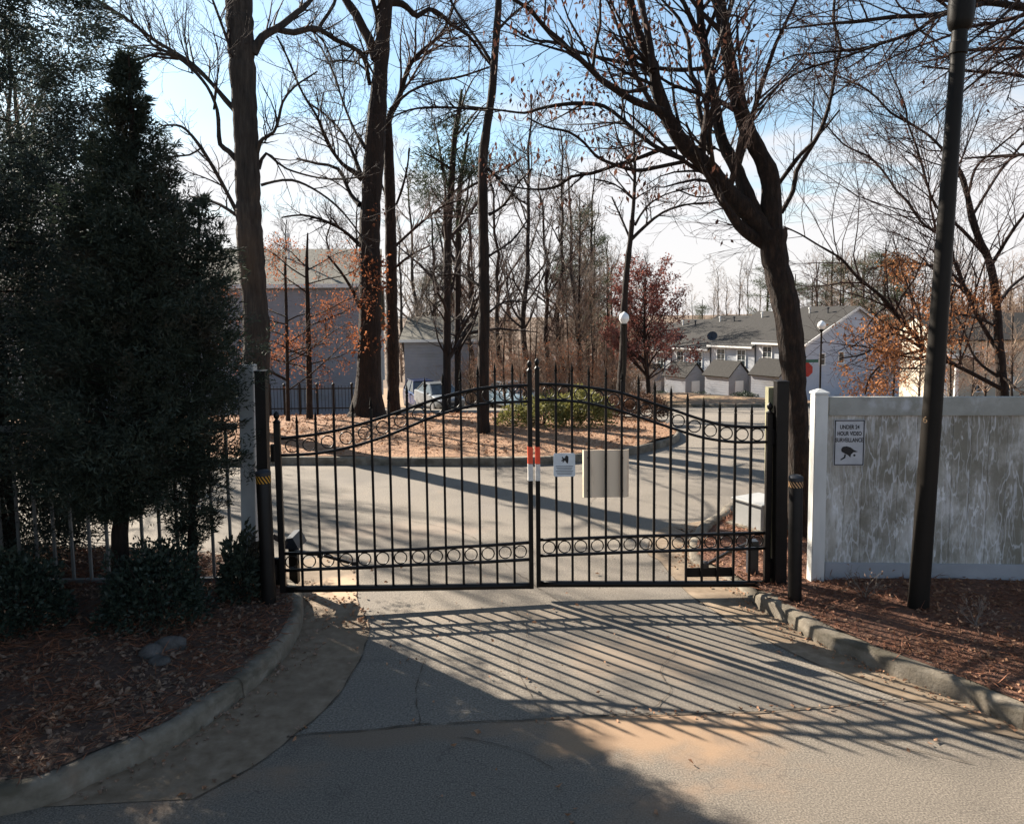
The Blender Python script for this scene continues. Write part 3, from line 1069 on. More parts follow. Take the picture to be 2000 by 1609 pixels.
# gate openers behind the leaves, arms reaching to them
c0 = P(565, 1064, 7.85)
op = thing('gate_opener', 'dark gate opener motor with jointed arm beside the conifers', 'gate opener', (c0.x, c0.y, .15))
mb = MB()
mb.prism([P(556, 1072, 7.85), P(583, 1073, 7.85), P(580, 1066, 7.85), P(571, 1050, 7.85), P(558, 1052, 7.85)], (0, .32, 0))
part('motor_housing', mb.done('motor_housing', M['dark_box']), op)
mb = MB()
mb.box((c0.x, 8.0, (c0.z + .1) / 2 - .03), (.09, .09, c0.z - .12))
part('pedestal', mb.done('pedestal', M['black']), op)
mb = MB()
mb.bar(P(532, 1046, 7.8), P(560, 1062, 7.86), .035, .05)
mb.bar(P(575, 1077, 7.80), P(628, 1082, 7.76), .03, .035)
mb.bar(P(624, 1082, 7.755), P(694, 1101, 7.60), .025, .03)
mb.lathe([(.03, -.03), (.03, .035)], P(625, 1082, 7.74), 10)
mb.box(P(694, 1101, 7.59), (.06, .05, .06))
part('arm', mb.done('arm', M['steel']), op)
mb = MB()
mb.bar(P(668, 1110, 7.52), P(728, 1108, 7.55), .02, .026)
part('foot_bracket', mb.done('foot_bracket', M['black']), op)

c0 = P(1455, 1075, 8.05)
op2 = thing('gate_opener', 'gate opener arm and upright behind the black lock plate', 'gate opener', (c0.x, c0.y, .05))
mb = MB()
mb.bar(P(1372, 1106, 7.74), P(1432, 1073, 7.98), .022, .03)
mb.bar(P(1430, 1074, 7.985), P(1468, 1058, 8.12), .022, .03)
mb.lathe([(.045, -.03), (.045, .02), (.02, .035)], P(1376, 1102, 7.74), 12)
part('arm', mb.done('arm', M['steel']), op2)
mb = MB()
a = P(1470, 1056, 8.15)
mb.box((a.x, a.y, (a.z + .04) / 2), (.10, .12, a.z - .02), None, .006)
part('upright', mb.done('upright', M['dark_box']), op2)
cab = []
for t in np.linspace(0, 1, 14):
    y = 1076 + t * 38
    x = 1478 - 13 * math.sin(min(1, t * 1.25) * 2.2)
    cab.append(P(x, y, 8.1))
V, Q4 = tubes(np.array([cab]), np.full((1, 14), .011), 6)
part('conduit', mesh_np('conduit', V, Q4, M['dark_box'], True), op2)

# ------------------------------------------------------------------ posts and bollards
def post_at(name, label, cat, top_px, bot_px, Y, w, d, m, zb, cap=None, bev=.004, shape='box'):
    t, b = P(top_px[0], top_px[1], Y), P(bot_px[0], bot_px[1], Y)
    root = thing(name, label, cat, (b.x, Y, zb))
    n = 1
    mb = MB()
    up = Vector((t.x - b.x, 0, t.z - b.z))
    foot = Vector((b.x, Y, zb))
    head = Vector((t.x, Y, t.z))
    if shape == 'box':
        mb.bar(foot, head, w, d, up=(0, 1, 0))
        bmesh.ops.bevel(mb.bm, geom=mb.bm.edges[:], offset=bev, segments=2, affect='EDGES')
    else:
        ax = (head - foot).normalized()
        L = (head - foot).length
        mb.lathe([(w * .5, 0), (w * .5, L - .03), (w * .44, L - .008), (w * .3, L), (0, L)], foot, 24, ax)
    part('shaft', mb.done('shaft', m, shape != 'box'), root)
    return root, foot, head


pl, f_, h_ = post_at('gate_post', 'tall square black gate post between white post and gate', 'gate post', (510, 726), (521, 1150), 7.62, .105, .105, M['black_post'], .10)
mb = MB()
mb.box((h_.x, h_.y, h_.z + .006), (.115, .115, .014), None, .003)
part('post_cap', mb.done('post_cap', M['black_post']), pl)
pr, f_, h_ = post_at('gate_post', 'tall square black gate post against the forked tree, with flank painted pale as sunlit', 'gate post', (1526, 746), (1521, 1158), 7.66, .118, .12, M['black_post'], .02)
mb = MB()
mb.box((h_.x, h_.y, h_.z + .006), (.128, .13, .014), None, .003)
part('post_cap', mb.done('post_cap', M['black_post']), pr)
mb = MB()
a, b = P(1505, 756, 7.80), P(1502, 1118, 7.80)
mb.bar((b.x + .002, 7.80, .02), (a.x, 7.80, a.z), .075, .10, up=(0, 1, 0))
part('sunlit_flank', mb.done('sunlit_flank', M['sunlit_olive']), pr, 'pale olive upright painted as sunlit post side')  # added upright, its pale colour paints the post's sunlit left face


def bollard(label, top_px, bot_px, w, zb, tape_px, mt):
    Y = GT(bot_px[0], bot_px[1], zb).y
    root, foot, head = post_at('bollard', label, 'bollard', top_px, bot_px, Y, w, w, M['black_post'], zb - .02, shape='round')
    ax = (head - foot).normalized()
    z0 = (P(top_px[0], tape_px[1], Y).z - foot.z) / ax.z
    z1 = (P(top_px[0], tape_px[0], Y).z - foot.z) / ax.z
    mb = MB()
    r = w * .5 + .0015
    mb.lathe([(r, z0), (r, z1)], foot, 28, ax)
    tp = part('tape', mb.done('tape', M['black'], True), root)
    # slanted reflective stripes on the tape
    Qm = Vector((0, 0, 1)).rotation_difference(ax).to_matrix()
    V, Fc = [], []
    r2 = r + .002
    for k in range(14):
        a0 = k * 2 * math.pi / 14
        st = len(V) // 1
        N = 6
        for i in range(N + 1):
            t = i / N
            ang = a0 - t * .62
            for s in (0, .20):
                p = foot + Qm @ Vector((r2 * math.cos(ang + s), r2 * math.sin(ang + s), z0 + .004 + (z1 - z0 - .008) * t))
                V.append(p)
        for i in range(N):
            Fc.append((st + 2 * i, st + 2 * i + 1, st + 2 * i + 3, st + 2 * i + 2))
    part('stripe', mesh_np('stripe', V, Fc, M[mt]), tp)
    mb = MB()
    L = (head - foot).length
    mb.lathe([(w * .5 + .004, L - .045), (w * .5 + .004, L - .012), (w * .36, L + .006), (0, L + .012)], foot, 24, ax)
    part('cap', mb.done('cap', M['dark_box'], True), root)
    return root


bollard('round black bollard with dark amber tape, next to white post', (513.5, 919), (526, 1176), .138, .15, (927, 943), 'orange_tape')
bollard('round black bollard with peach striped tape, next to the mildewed fence', (1554.5, 929), (1552, 1170), .128, .155, (938, 951), 'peach_tape')

# ------------------------------------------------------------------ mildewed vinyl fence
FY0, FY1 = 7.78, 7.66          # the fence comes slightly nearer as it runs away from the gate


def YF(x):
    return FY0 + (x - 1600) / 400 * (FY1 - FY0)


def PF(x, y, fwd=0.0):
    p = P(x, y, YF(x))
    p.y += fwd
    return p


fa, fb = PF(1612, 1000), PF(2000, 1000)
fdir = Vector((fb.x - fa.x, fb.y - fa.y, 0)).normalized()
frz = math.atan2(fdir.y, fdir.x)
fnr = Vector((fdir.y, -fdir.x, 0))
fence = thing('vinyl_fence', 'mildew streaked grey vinyl privacy fence behind the lamp post', 'fence', (fa.x, fa.y, .15))
FL = 3.6
slope = -.004                   # it follows the falling bed


def fpt(s, z, fwd=0.0):
    q = Vector((fa.x, fa.y, 0)) + fdir * s - fnr * fwd
    return Vector((q.x, q.y, z + slope * s))


z_top, z_tr = PF(1612, 775).z, PF(1612, 811).z
z_br, z_bb = PF(1612, 1097).z, PF(1612, 1140).z
FMX = Matrix.Rotation(frz, 3, 'Z')
bay_end = FL
mb = MB()
mb.bar(fpt(0, (z_top + z_tr) / 2), fpt(FL, (z_top + z_tr) / 2), .07, z_top - z_tr)
bmesh.ops.bevel(mb.bm, geom=mb.bm.edges[:], offset=.005, segments=2, affect='EDGES')
part('top_rail', mb.done('top_rail', M['vinyl_rail']), fence)
mb = MB()
mb.bar(fpt(0, (z_br + z_bb) / 2), fpt(FL, (z_br + z_bb) / 2), .06, z_br - z_bb)
bmesh.ops.bevel(mb.bm, geom=mb.bm.edges[:], offset=.005, segments=2, affect='EDGES')
part('bottom_rail', mb.done('bottom_rail', M['vinyl_base']), fence)
bw = .178
for k in range(int(FL / bw)):
    mb = MB()
    rngk = (math.sin(k * 12.9) * 43.7) % 1
    mb.box(fpt(bw * (k + .5), (z_tr + z_br) / 2, .006 + .0012 * rngk), (bw - .0022, .022, z_tr - z_br + .02), FMX, .0012)
    part('board', mb.done('board', M['vinyl']), fence)
# end post
pt, pb = PF(1599, 768, -.02), PF(1590, 1163, -.02)
mb = MB()
mb.bar((pb.x, pb.y, .02), (pt.x, pt.y, pt.z), .135, .135, up=(0, 1, 0))
bmesh.ops.bevel(mb.bm, geom=mb.bm.edges[:], offset=.008, segments=2, affect='EDGES')
ep = part('end_post', mb.done('end_post', M['vinyl_post']), fence)
mb = MB()
mb.lathe([(.075 * 1.414, 0), (.075 * 1.414, .018), (.02, .05), (0, .052)], (0, 0, 0), 4)
bmesh.ops.rotate(mb.bm, cent=(0, 0, 0), matrix=Matrix.Rotation(math.radians(45), 3, 'Z'), verts=mb.bm.verts[:])
cp = part('post_cap', mb.done('post_cap', M['vinyl_post']), ep, mtx=Matrix.Translation((pt.x, pt.y, pt.z - .002)))
pz = PF(2055, 770)
q = fpt(FL + .06, 0)
mb = MB()
mb.box((q.x, q.y, (pt.z + .02) / 2 - .01), (.135, .135, pt.z - .02), FMX, .008)
part('end_post', mb.done('end_post', M['vinyl_post']), fence)


def text_mesh(body, size, m, ext=.0008, align='CENTER', bold=0.0):
    cu = bpy.data.curves.new('lettering', 'FONT')
    cu.body = body
    cu.size = size
    cu.align_x = align
    cu.align_y = 'CENTER'
    cu.extrude = ext
    cu.offset = bold
    o = bpy.data.objects.new('lettering', cu)
    COL.objects.link(o)
    bpy.context.view_layer.update()
    me = bpy.data.meshes.new_from_object(o.evaluated_get(bpy.context.evaluated_depsgraph_get()))
    bpy.data.objects.remove(o)
    bpy.data.curves.remove(cu)
    me.materials.clear()
    me.materials.append(m)
    return me


def plate(root, name, c, w, h, t, m, rotz, r=.012):
    """rounded plate facing -Y, turned rotz"""
    pts = []
    for cx_, cz_, a0 in ((w / 2 - r, h / 2 - r, 0), (-w / 2 + r, h / 2 - r, 90), (-w / 2 + r, -h / 2 + r, 180), (w / 2 - r, -h / 2 + r, 270)):
        for k in range(5):
            a = math.radians(a0 + k * 22.5)
            pts.append(Vector((cx_ + r * math.cos(a), 0, cz_ + r * math.sin(a))))
    mb = MB()
    mb.prism(pts, (0, t, 0))
    return part(name, mb.done(name, m), root, mtx=Matrix.Translation(c) @ Matrix.Rotation(rotz, 4, 'Z'))


def place_flat(name, me, root, c, dx, dz, fwd, rotz, sx=1.0):
    """text/shape lying in local XY -> upright facing -Y, offset (dx,dz) on the plate, fwd towards the camera"""
    Mx = Matrix.Translation(c) @ Matrix.Rotation(rotz, 4, 'Z') @ Matrix.Translation((dx, -fwd, dz)) @ Matrix.Rotation(math.radians(90), 4, 'X') @ Matrix.Diagonal((sx, 1, 1, 1))
    return part(name, me, root, mtx=Mx)


# surveillance sign on the fence
ca, cb = PF(1626, 909), PF(1689, 819)
sw, sh = (cb.x - ca.x) / math.cos(frz), cb.z - ca.z
sc = PF(1657.5, 864) + fnr * .016
sg = thing('surveillance_sign', 'grey video surveillance notice with camera symbol fixed to mildewed fence', 'sign', sc)
plate(sg, 'sign_plate', sc, sw, sh, .004, M['sign_white'], frz, .008)


def frame_mesh(w, h, t):
    mb = MB()
    for (cx_, cz_, sx, sz) in ((0, h / 2 - t / 2, w, t), (0, -h / 2 + t / 2, w, t), (-w / 2 + t / 2, 0, t, h - 2 * t), (w / 2 - t / 2, 0, t, h - 2 * t)):
        mb.box((cx_, cz_, 0), (sx, sz, .0016))
    return mb.done('border', M['ink'])


place_flat('border', frame_mesh(sw - .012, sh - .012, .010), sg, sc, 0, 0, .0012, frz)
for txt, dz, wd in (('UNDER 24', .335, .205), ('HOUR VIDEO', .195, .255), ('SURVEILLANCE', .055, .290)):
    me = text_mesh(txt, .058, M['ink'], bold=.0016)
    ww = max(v.co.x for v in me.vertices) - min(v.co.x for v in me.vertices)
    place_flat('lettering', me, sg, sc, 0, dz * sh, .0012, frz, wd / ww * (sw / .325))
mb = MB()
k_ = sw / 62.0


def cam_sym(pts):
    return [Vector((x * k_, y * k_, 0)) for x, y in pts]


mb.prism(cam_sym([(-16, 9), (-13, 14), (-5, 15.5), (3, 13), (9, 8), (18, 4), (13, 3), (9, 3), (4, -2), (3, -8), (-2, -3), (-8, 0), (-15, 4)]), (0, 0, .0014))
mb.prism(cam_sym([(-9, -1), (-6, -2), (-7, -9), (-16, -14), (-17, -12), (-10, -7)]), (0, 0, .0014))
mb.prism(cam_sym([(11 + 2.4 * math.cos(a), -3.5 + 2.4 * math.sin(a)) for a in np.linspace(0, 2 * math.pi, 11)[:-1]]), (0, 0, .0014))
place_flat('camera_symbol', mb.done('camera_symbol', M['ink']), sg, sc, 0, -.235 * sh, .0012, frz)

# small grey notice on the gate
ca, cb = QR(1081, 930), QR(1123, 884)
sw, sh = cb.x - ca.x, cb.z - ca.z
sc = QR(1102, 907) + Vector((0, -.02, 0))
sg = thing('gate_notice', 'small grey notice with black pictogram wired to the gate pickets', 'sign', sc)
plate(sg, 'sign_plate', sc, sw, sh, .004, M['sign_grey'], 0, .02)
k_ = sw / 42.0
mb = MB()
mb.prism(cam_sym([(7, 3), (8, 9), (8, 16), (5, 19), (2, 17), (1, 13), (-2, 14), (-4, 17), (-5, 14), (-3, 11), (-6, 9), (-5, 7), (-2, 8), (-4, 4), (-1, 6), (1, 9), (3, 6), (5, 3)]), (0, 0, .0014))
place_flat('pictogram', mb.done('pictogram', M['ink']), sg, sc, 0, 0, .0012, 0)
mb = MB()
for i in range(6):
    mb.box((0, (-2.5 - i * 3.1) * k_, 0), ((34 - (i % 3) * 3) * k_, 1.2 * k_, .0014))
place_flat('print_lines', mb.done('print_lines', M['ink_soft']), sg, sc, 0, 0, .0012, 0)

# tan board behind the pickets
c0 = P(1183, 925, 7.70)
tb = thing('tan_board', 'folded tan board strapped behind the gate pickets', 'panel', c0)


def tan_y(x):
    return 7.695 + .03 * (abs(x - 1183) < 30) + .012 * (x > 1222)


prof_x = [1138, 1140, 1150, 1156, 1159, 1209, 1212, 1219, 1222, 1226, 1228]
prof_y = [7.765, 7.735, 7.73, 7.73, 7.742, 7.742, 7.73, 7.73, 7.735, 7.75, 7.775]
zA, zB = P(1183, 973, 7.70).z, P(1183, 880, 7.70).z
fr_ = [P(x, 926, Y) for x, Y in zip(prof_x, prof_y)]
mb = MB()
mb.prism([Vector((p.x, Y, zA)) for p, Y in zip(fr_, prof_y)] + [Vector((p.x, Y + .012, zA)) for p, Y in list(zip(fr_, prof_y))[::-1]], (0, 0, zB - zA))
part('board', mb.done('board', M['tan_panel']), tb)
mb = MB()
for x in (1149, 1183, 1215):
    a = P(x, 926, 7.726)
    mb.box((a.x, 7.724, a.z + .17), (.02, .006, .02))
    mb.box((a.x, 7.724, a.z - .17), (.02, .006, .02))
part('clip', mb.done('clip', M['black']), tb)

# pale fence beside the conifers
pt, pb = P(484, 712, 7.86), P(491, 1150, 7.86)
wf = thing('white_fence', 'pale vinyl baluster fence and tall post half hidden by the conifers', 'fence', (pb.x, 7.86, .15))
mb = MB()
mb.bar((pb.x, 7.86, .05), (pt.x, 7.86, pt.z), .15, .135, up=(0, 1, 0))
bmesh.ops.bevel(mb.bm, geom=mb.bm.edges[:], offset=.008, segments=2, affect='EDGES')
part('end_post', mb.done('end_post', M['white_fence']), wf)
x1, zb = pb.x - .08, P(150, 1128, 7.9).z
mb = MB()
mb.box(((x1 - 9.5) / 2, 7.87, (zb + .10) / 2), (9.5 + x1, .05, zb - .10), None, .004)
part('kick_board', mb.done('kick_board', M['pale_bars']), wf)
zt = zb + 1.6
mb = MB()
mb.box(((x1 - 9.5) / 2, 7.87, zt), (9.5 + x1, .05, .07), None, .004)
part('top_rail', mb.done('top_rail', M['pale_bars']), wf)
for k in range(38):
    x = x1 - .12 - k * .185
    mb = MB()
    mb.box((x, 7.87, (zb + zt) / 2), (.027, .025, zt - zb))
    part('baluster', mb.done('baluster', M['pale_bars']), wf)

# ------------------------------------------------------------------ lamp posts
lb_, lt_ = P(1792, 1206, 6.93), P(1876, 38, 6.93)
lp = thing('lamp_post', 'tall leaning black lamp post standing in front of mildewed fence', 'lamp post', (lb_.x, 6.93, .15))
ax = (lt_ - Vector((lb_.x, 6.93, .10)))
L = ax.length
ax.normalize()
ft = Vector((lb_.x, 6.93, .10))
mb = MB()
mb.lathe([(.094, 0), (.092, .10), (.0905, .16), (.089, .18), (.0855, L * .25), (.080, L * .45), (.068, L * .75), (.060, L), (0, L)], ft, 28, ax)
part('pole', mb.done('pole', M['pole'], True), lp)
mb = MB()
mb.lathe([(.061, L - .30), (.075, L - .29), (.075, L - .20), (.064, L - .19), (.064, L - .10), (.088, L - .08), (.105, L - .02), (.105, L + .42), (.09, L + .45), (0, L + .45)], ft, 24, ax)
part('collar', mb.done('collar', M['pole'], True), lp)
mb = MB()
mb.lathe([(.08, L + .455), (.15, L + .51), (.21, L + .62), (.22, L + .72), (.17, L + .85), (.09, L + .92), (0, L + .94)], ft, 24, ax)
part('globe', mb.done('globe', M['lamp_white'], True), lp)
tagp = P(1809, 820, 6.93 - .088)
me = text_mesh('6', .085, M['peach_tape'])
part('number_tag', me, lp, mtx=Matrix.Translation(tagp + Vector((-.012, -.004, 0))) @ Matrix.Rotation(math.radians(-12), 4, 'Z') @ Matrix.Rotation(math.radians(90), 4, 'X'))

# ------------------------------------------------------------------ buildings


def wall_quad(mb, a, b, z0, z1):
    mb.poly([(a[0], a[1], z0), (b[0], b[1], z0), (b[0], b[1], z1), (a[0], a[1], z1)])


def window_on(root, wallpart, c, u, nrm, w, h, mframe='trim', bars=(1, 1)):
    """window part (frame, with a pane and glazing bars) on a wall; c centre, u along the wall, nrm outward"""
    u, nrm = Vector(u).normalized(), Vector(nrm).normalized()
    up = Vector((0, 0, 1))
    R3 = Matrix((u, nrm, up)).transposed()
    c = Vector(c)
    mb = MB()
    t = .09
    mb.box(c + up * (h / 2) + nrm * .03, (w + 2 * t, .08, t), R3)
    mb.box(c - up * (h / 2) + nrm * .04, (w + 2 * t, .11, t), R3)
    for s in (-1, 1):
        mb.box(c + u * s * (w / 2 + t / 2) + nrm * .03, (t, .078, h - t), R3)
    for k in range(1, bars[0] + 1):
        mb.box(c + u * (w * (k / (bars[0] + 1) - .5)) + nrm * .012, (.035, .03, h - t), R3)
    for k in range(1, bars[1] + 1):
        mb.box(c + up * ((h - t) * (k / (bars[1] + 1) - .5)) + nrm * .013, (w, .03, .035), R3)
    fr = part('window', mb.done('window', M[mframe]), root)
    mb = MB()
    mb.box(c + nrm * .001, (w + .01, .012, h - t * .5), R3)
    part('pane', mb.done('pane', M['glass']), fr)
    return fr


def slab(mb, a, b, c, d, t):
    """roof slab from four corners (a,b eave; c,d ridge), thickness t downwards"""
    pts = [Vector(p) for p in (a, b, c, d)]
    n = (pts[1] - pts[0]).cross(pts[3] - pts[0]).normalized()
    if n.z < 0:
        n = -n
    mb.prism(pts, -n * t)


# --- grey sided building beyond the big oak
def P3(x, y, Y):
    return P(x, y, Y)


BY = 31.0
gA, gB = P(430, 812, BY), P(742, 812, BY + 1.0)
zb = H(BY) - .3
z_e, z_r = P(600, 553, BY).z, P(600, 484, BY + 4).z
u = Vector((gB.x - gA.x, gB.y - gA.y, 0)).normalized()
v = Vector((-u.y, u.x, 0))
gA = gA - u * 9
bld = thing('grey_building', 'large grey sided building behind the ivy covered oak', 'building', (gA.x, gA.y, H(BY)))
A0, B0 = Vector((gA.x, gA.y, 0)), Vector((gB.x, gB.y, 0))
dep1, dep2 = 4.2, 9.6
z_e2 = P(808, 640, BY + 9).z
C0 = B0 + v * dep2
mb = MB()
wall_quad(mb, A0, B0, zb, z_e)
Rg = B0 + v * dep1
for pts in ([(B0, zb), (C0, zb), (C0, z_e2), (Rg, z_r - .12), (B0, z_e)], [(A0, z_e), (A0 + v * dep1, z_r - .12), (A0 + v * dep2, z_e2), (A0 + v * dep2, zb), (A0, zb)]):
    mb.poly([(p.x, p.y, z) for p, z in pts])
wall_quad(mb, C0, A0 + v * dep2, zb, z_e2)
part('wall', mb.done('wall', M['siding']), bld)
mb = MB()
ov = .25
e1, e2 = A0 - u * ov - v * ov, B0 + u * ov - v * ov
r1, r2 = A0 - u * ov + v * dep1, B0 + u * ov + v * dep1
f1, f2 = A0 - u * ov + v * (dep2 + ov), B0 + u * ov + v * (dep2 + ov)
slab(mb, (e1.x, e1.y, z_e - .02), (e2.x, e2.y, z_e - .02), (r2.x, r2.y, z_r), (r1.x, r1.y, z_r), .14)
slab(mb, (f2.x, f2.y, z_e2 - .05), (f1.x, f1.y, z_e2 - .05), (r1.x, r1.y, z_r + .002), (r2.x, r2.y, z_r + .002), .14)
rf = part('roof', mb.done('roof', M['shingle_olive']), bld)
mb = MB()
pv = P(563, 474, BY + 3.2)
mb.lathe([(.05, -1.0), (.05, .25), (.09, .26), (.09, .40), (0, .42)], pv, 10)
part('vent_pipe', mb.done('vent_pipe', M['trim']), rf)
mb = MB()
for s in (A0, B0):
    mb.box((s.x, s.y, (zb + z_e) / 2), (.14, .14, z_e - zb), Matrix.Rotation(math.atan2(u.y, u.x), 3, 'Z'))
mb.box((C0.x, C0.y, (zb + z_e2) / 2), (.16, .16, z_e2 - zb), Matrix.Rotation(math.atan2(u.y, u.x), 3, 'Z'))
part('corner_board', mb.done('corner_board', M['trim']), bld)
mb = MB()
k1, k2, k3 = B0 + u * .27 - v * ov, B0 + u * .27 + v * dep1, C0 + u * .27 + v * ov
mb.bar((k1.x, k1.y, z_e - .12), (k2.x, k2.y, z_r - .10), .05, .2)
mb.bar((k2.x, k2.y, z_r - .10), (k3.x, k3.y, z_e2 - .14), .05, .2)
mb.bar((e1.x, e1.y, z_e - .10), (e2.x, e2.y, z_e - .10), .05, .16)
part('fascia', mb.done('fascia', M['trim']), bld)
mb = MB()
d0 = C0 + u * .12 - v * .5
mb.box((d0.x, d0.y, (zb + .7 + z_e2) / 2), (.12, .12, z_e2 - zb - 1.0))
part('downspout', mb.done('downspout', M['trim']), bld)

# --- low rear house past its corner
hA = P(800, 790, 52)
house = thing('grey_house', 'low grey sided house behind the parked cars', 'house', (hA.x, 54, H(54)))
x0, x1, y0, y1 = P(790, 700, 54).x, P(925, 700, 54).x, 54, 63
zb2, ze2, zr2 = H(54) - .3, P(850, 662, 54).z, P(850, 618, 58).z
mb = MB()
wall_quad(mb, (x0, y0), (x1, y0), zb2, ze2)
wall_quad(mb, (x1, y1), (x0, y1), zb2, ze2)
for xx in (x0, x1):
    mb.poly([(xx, y0, zb2), (xx, y1, zb2), (xx, y1, ze2), (xx, (y0 + y1) / 2, zr2 - .1), (xx, y0, ze2)])
part('wall', mb.done('wall', M['siding']), house)
mb = MB()
ym = (y0 + y1) / 2
slab(mb, (x0 - .3, y0 - .3, ze2 - .05), (x1 + .3, y0 - .3, ze2 - .05), (x1 + .3, ym, zr2), (x0 - .3, ym, zr2), .15)
slab(mb, (x1 + .3, y1 + .3, ze2 - .05), (x0 - .3, y1 + .3, ze2 - .05), (x0 - .3, ym, zr2 + .002), (x1 + .3, ym, zr2 + .002), .15)
part('roof', mb.done('roof', M['shingle_olive']), house)
mb = MB()
mb.box(((x0 + x1) / 2, y0 - .33, ze2 - .12), (x1 - x0 + .6, .05, .18))
part('fascia', mb.done('fascia', M['trim']), house)

# --- row of townhouses stepping down the hill
TA = Vector((24.9, 65.0, 0))
TD = Vector((-.502, .865, 0)).normalized()          # along the row, away from the gate
TN = Vector((-TD.y, TD.x, 0))
if TN.x > 0:
    TN = -TN                                        # front normal
UW, DEP = 5.6, 13.2
GZ = P(1572, 668, 65).z
UNIT_LABELS = ['end townhouse of the row with the big blue grey gable wall beside the stop sign', 'pale townhouse next to the gable end unit, broad upper window partly behind the forked tree',
               'pale townhouse with two light roofs under the satellite dish', 'pale townhouse just clear of the maroon tree',
               'pale townhouse half screened by the maroon leaved tree', 'pale far townhouse seen below the maroon crown', 'last pale townhouse glimpsed through the brush left of the globe lamp']
for i in range(7):
    o = TA + TD * (UW * i)
    ze = GZ - .42 * i
    zg = ze - 5.25
    zr = ze + 3.0
    b = o + TD * UW
    ob, bb = o - TN * DEP, b - TN * DEP
    om, bm_ = o - TN * DEP / 2, b - TN * DEP / 2
    root = thing('townhouse', UNIT_LABELS[i], 'townhouse', (o.x, o.y, zg), group='townhouses in the stepped row')
    mb = MB()
    wall_quad(mb, o, b, zg - 1, ze)
    wall_quad(mb, bb, ob, zg - 1, ze)
    mb.poly([(bb.x, bb.y, zg - 1), (bb.x, bb.y, ze), (bm_.x, bm_.y, zr - .1), (b.x, b.y, ze), (b.x, b.y, zg - 1)])
    part('wall', mb.done('wall', M['siding_pale']), root)
    mb = MB()
    mb.poly([(o.x, o.y, zg - 1), (o.x, o.y, ze), (om.x, om.y, zr - .1), (ob.x, ob.y, ze), (ob.x, ob.y, zg - 1)])
    gw = part('gable_wall', mb.done('gable_wall', M['siding_blue']), root)
    mb = MB()
    e0 = TN * .35
    ex0 = -TD * (.3 if i == 0 else .02)
    ex1 = TD * .02
    E1, E2 = o + e0 + ex0, b + e0 + ex1
    R1, R2 = om + ex0, bm_ + ex1
    K1, K2 = ob - e0 + ex0, bb - e0 + ex1
    dz = .17
    slab(mb, (E1.x, E1.y, ze - dz), (E2.x, E2.y, ze - dz), (R2.x, R2.y, zr), (R1.x, R1.y, zr), .14)
    slab(mb, (K2.x, K2.y, ze - dz), (K1.x, K1.y, ze - dz), (R1.x, R1.y, zr + .003), (R2.x, R2.y, zr + .003), .14)
    rf = part('roof', mb.done('roof', M['shingle']), root)
    for s in (.35, .7):
        vp = o + TD * UW * s - TN * DEP * .40
        zz = ze + 3.0 * .40 / .5
        mb = MB()
        mb.lathe([(.07, -.3), (.07, .35), (.13, .36), (.13, .5), (0, .52)], (vp.x, vp.y, zz), 8)
        part('roof_vent', mb.done('roof_vent', M['dark_box' if s < .5 else 'trim']), rf)
    mb = MB()
    mb.bar((E1.x, E1.y, ze - .26), (E2.x, E2.y, ze - .26), .12, .16)
    if i == 0:
        mb.bar((E1.x, E1.y, ze - .27), (R1.x, R1.y, zr - .14), .06, .22)
        mb.bar((R1.x, R1.y, zr - .14), (K1.x, K1.y, ze - .27), .06, .22)
    part('fascia', mb.done('fascia', M['trim']), root)
    # upper windows
    for s in (.27, .73):
        c = o + TD * UW * s
        window_on(root, None, (c.x, c.y, ze - 1.25), TD, TN, .95, 1.5, bars=(1, 2))
    if i == 0:
        for s, z in ((.16, ze - 1.55), (.35, ze - 1.5)):
            c = o - TN * DEP * s
            window_on(root, None, (c.x, c.y, z), TN, -TD, .62, 1.0, bars=(0, 1))
    # bump-out porch with its own gabled roof
    pw, pd = 3.0, 2.6
    q0 = o + TD * .55 + TN * .001
    q1 = q0 + TD * pw
    q0f, q1f = q0 + TN * pd, q1 + TN * pd
    zw = zg + 2.55
    zp = zw + 1.25
    mb = MB()
    m0, m1 = (q0 + q0f) / 2, (q1 + q1f) / 2
    mb.poly([(q0.x, q0.y, zg - 1), (q0f.x, q0f.y, zg - 1), (q0f.x, q0f.y, zw), (m0.x, m0.y, zp - .06), (q0.x, q0.y, zw)])
    mb.poly([(q1.x, q1.y, zg - 1), (q1f.x, q1f.y, zg - 1), (q1f.x, q1f.y, zw), (m1.x, m1.y, zp - .06), (q1.x, q1.y, zw)])
    wall_quad(mb, q0f, q1f, zg - 1, zw)
    pc = part('porch', mb.done('porch', M['siding']), root)
    mb = MB()
    a0, a1 = q0f - TD * .22 + TN * .22, q1f + TD * .22 + TN * .22
    n0, n1 = m0 - TD * .22, m1 + TD * .22
    w0, w1 = q0 - TD * .22, q1 + TD * .22
    slab(mb, (a0.x, a0.y, zw - .14), (a1.x, a1.y, zw - .14), (n1.x, n1.y, zp), (n0.x, n0.y, zp), .09)
    slab(mb, (w1.x, w1.y, zw), (w0.x, w0.y, zw), (n0.x, n0.y, zp + .002), (n1.x, n1.y, zp + .002), .09)
    part('porch_roof', mb.done('porch_roof', M['shingle']), pc)
    dc = q0 + TN * pd * .5 - TD * .03
    mb = MB()
    mb.box((dc.x, dc.y, zg + 1.0), (1.0, .07, 2.0), Matrix((TN, -TD, Vector((0, 0, 1)))).transposed())
    part('door', mb.done('door', M['door_white']), pc)
    c = o + TD * UW * .80
    window_on(root, None, (c.x, c.y, zg + 1.35), TD, TN, 1.1, 1.5, bars=(1, 2))
    mb = MB()
    ds = b + TN * .06 - TD * .15
    mb.box((ds.x, ds.y, (zg + ze) / 2 - .2), (.09, .09, ze - zg))
    part('downspout', mb.done('downspout', M['dark_box']), root)

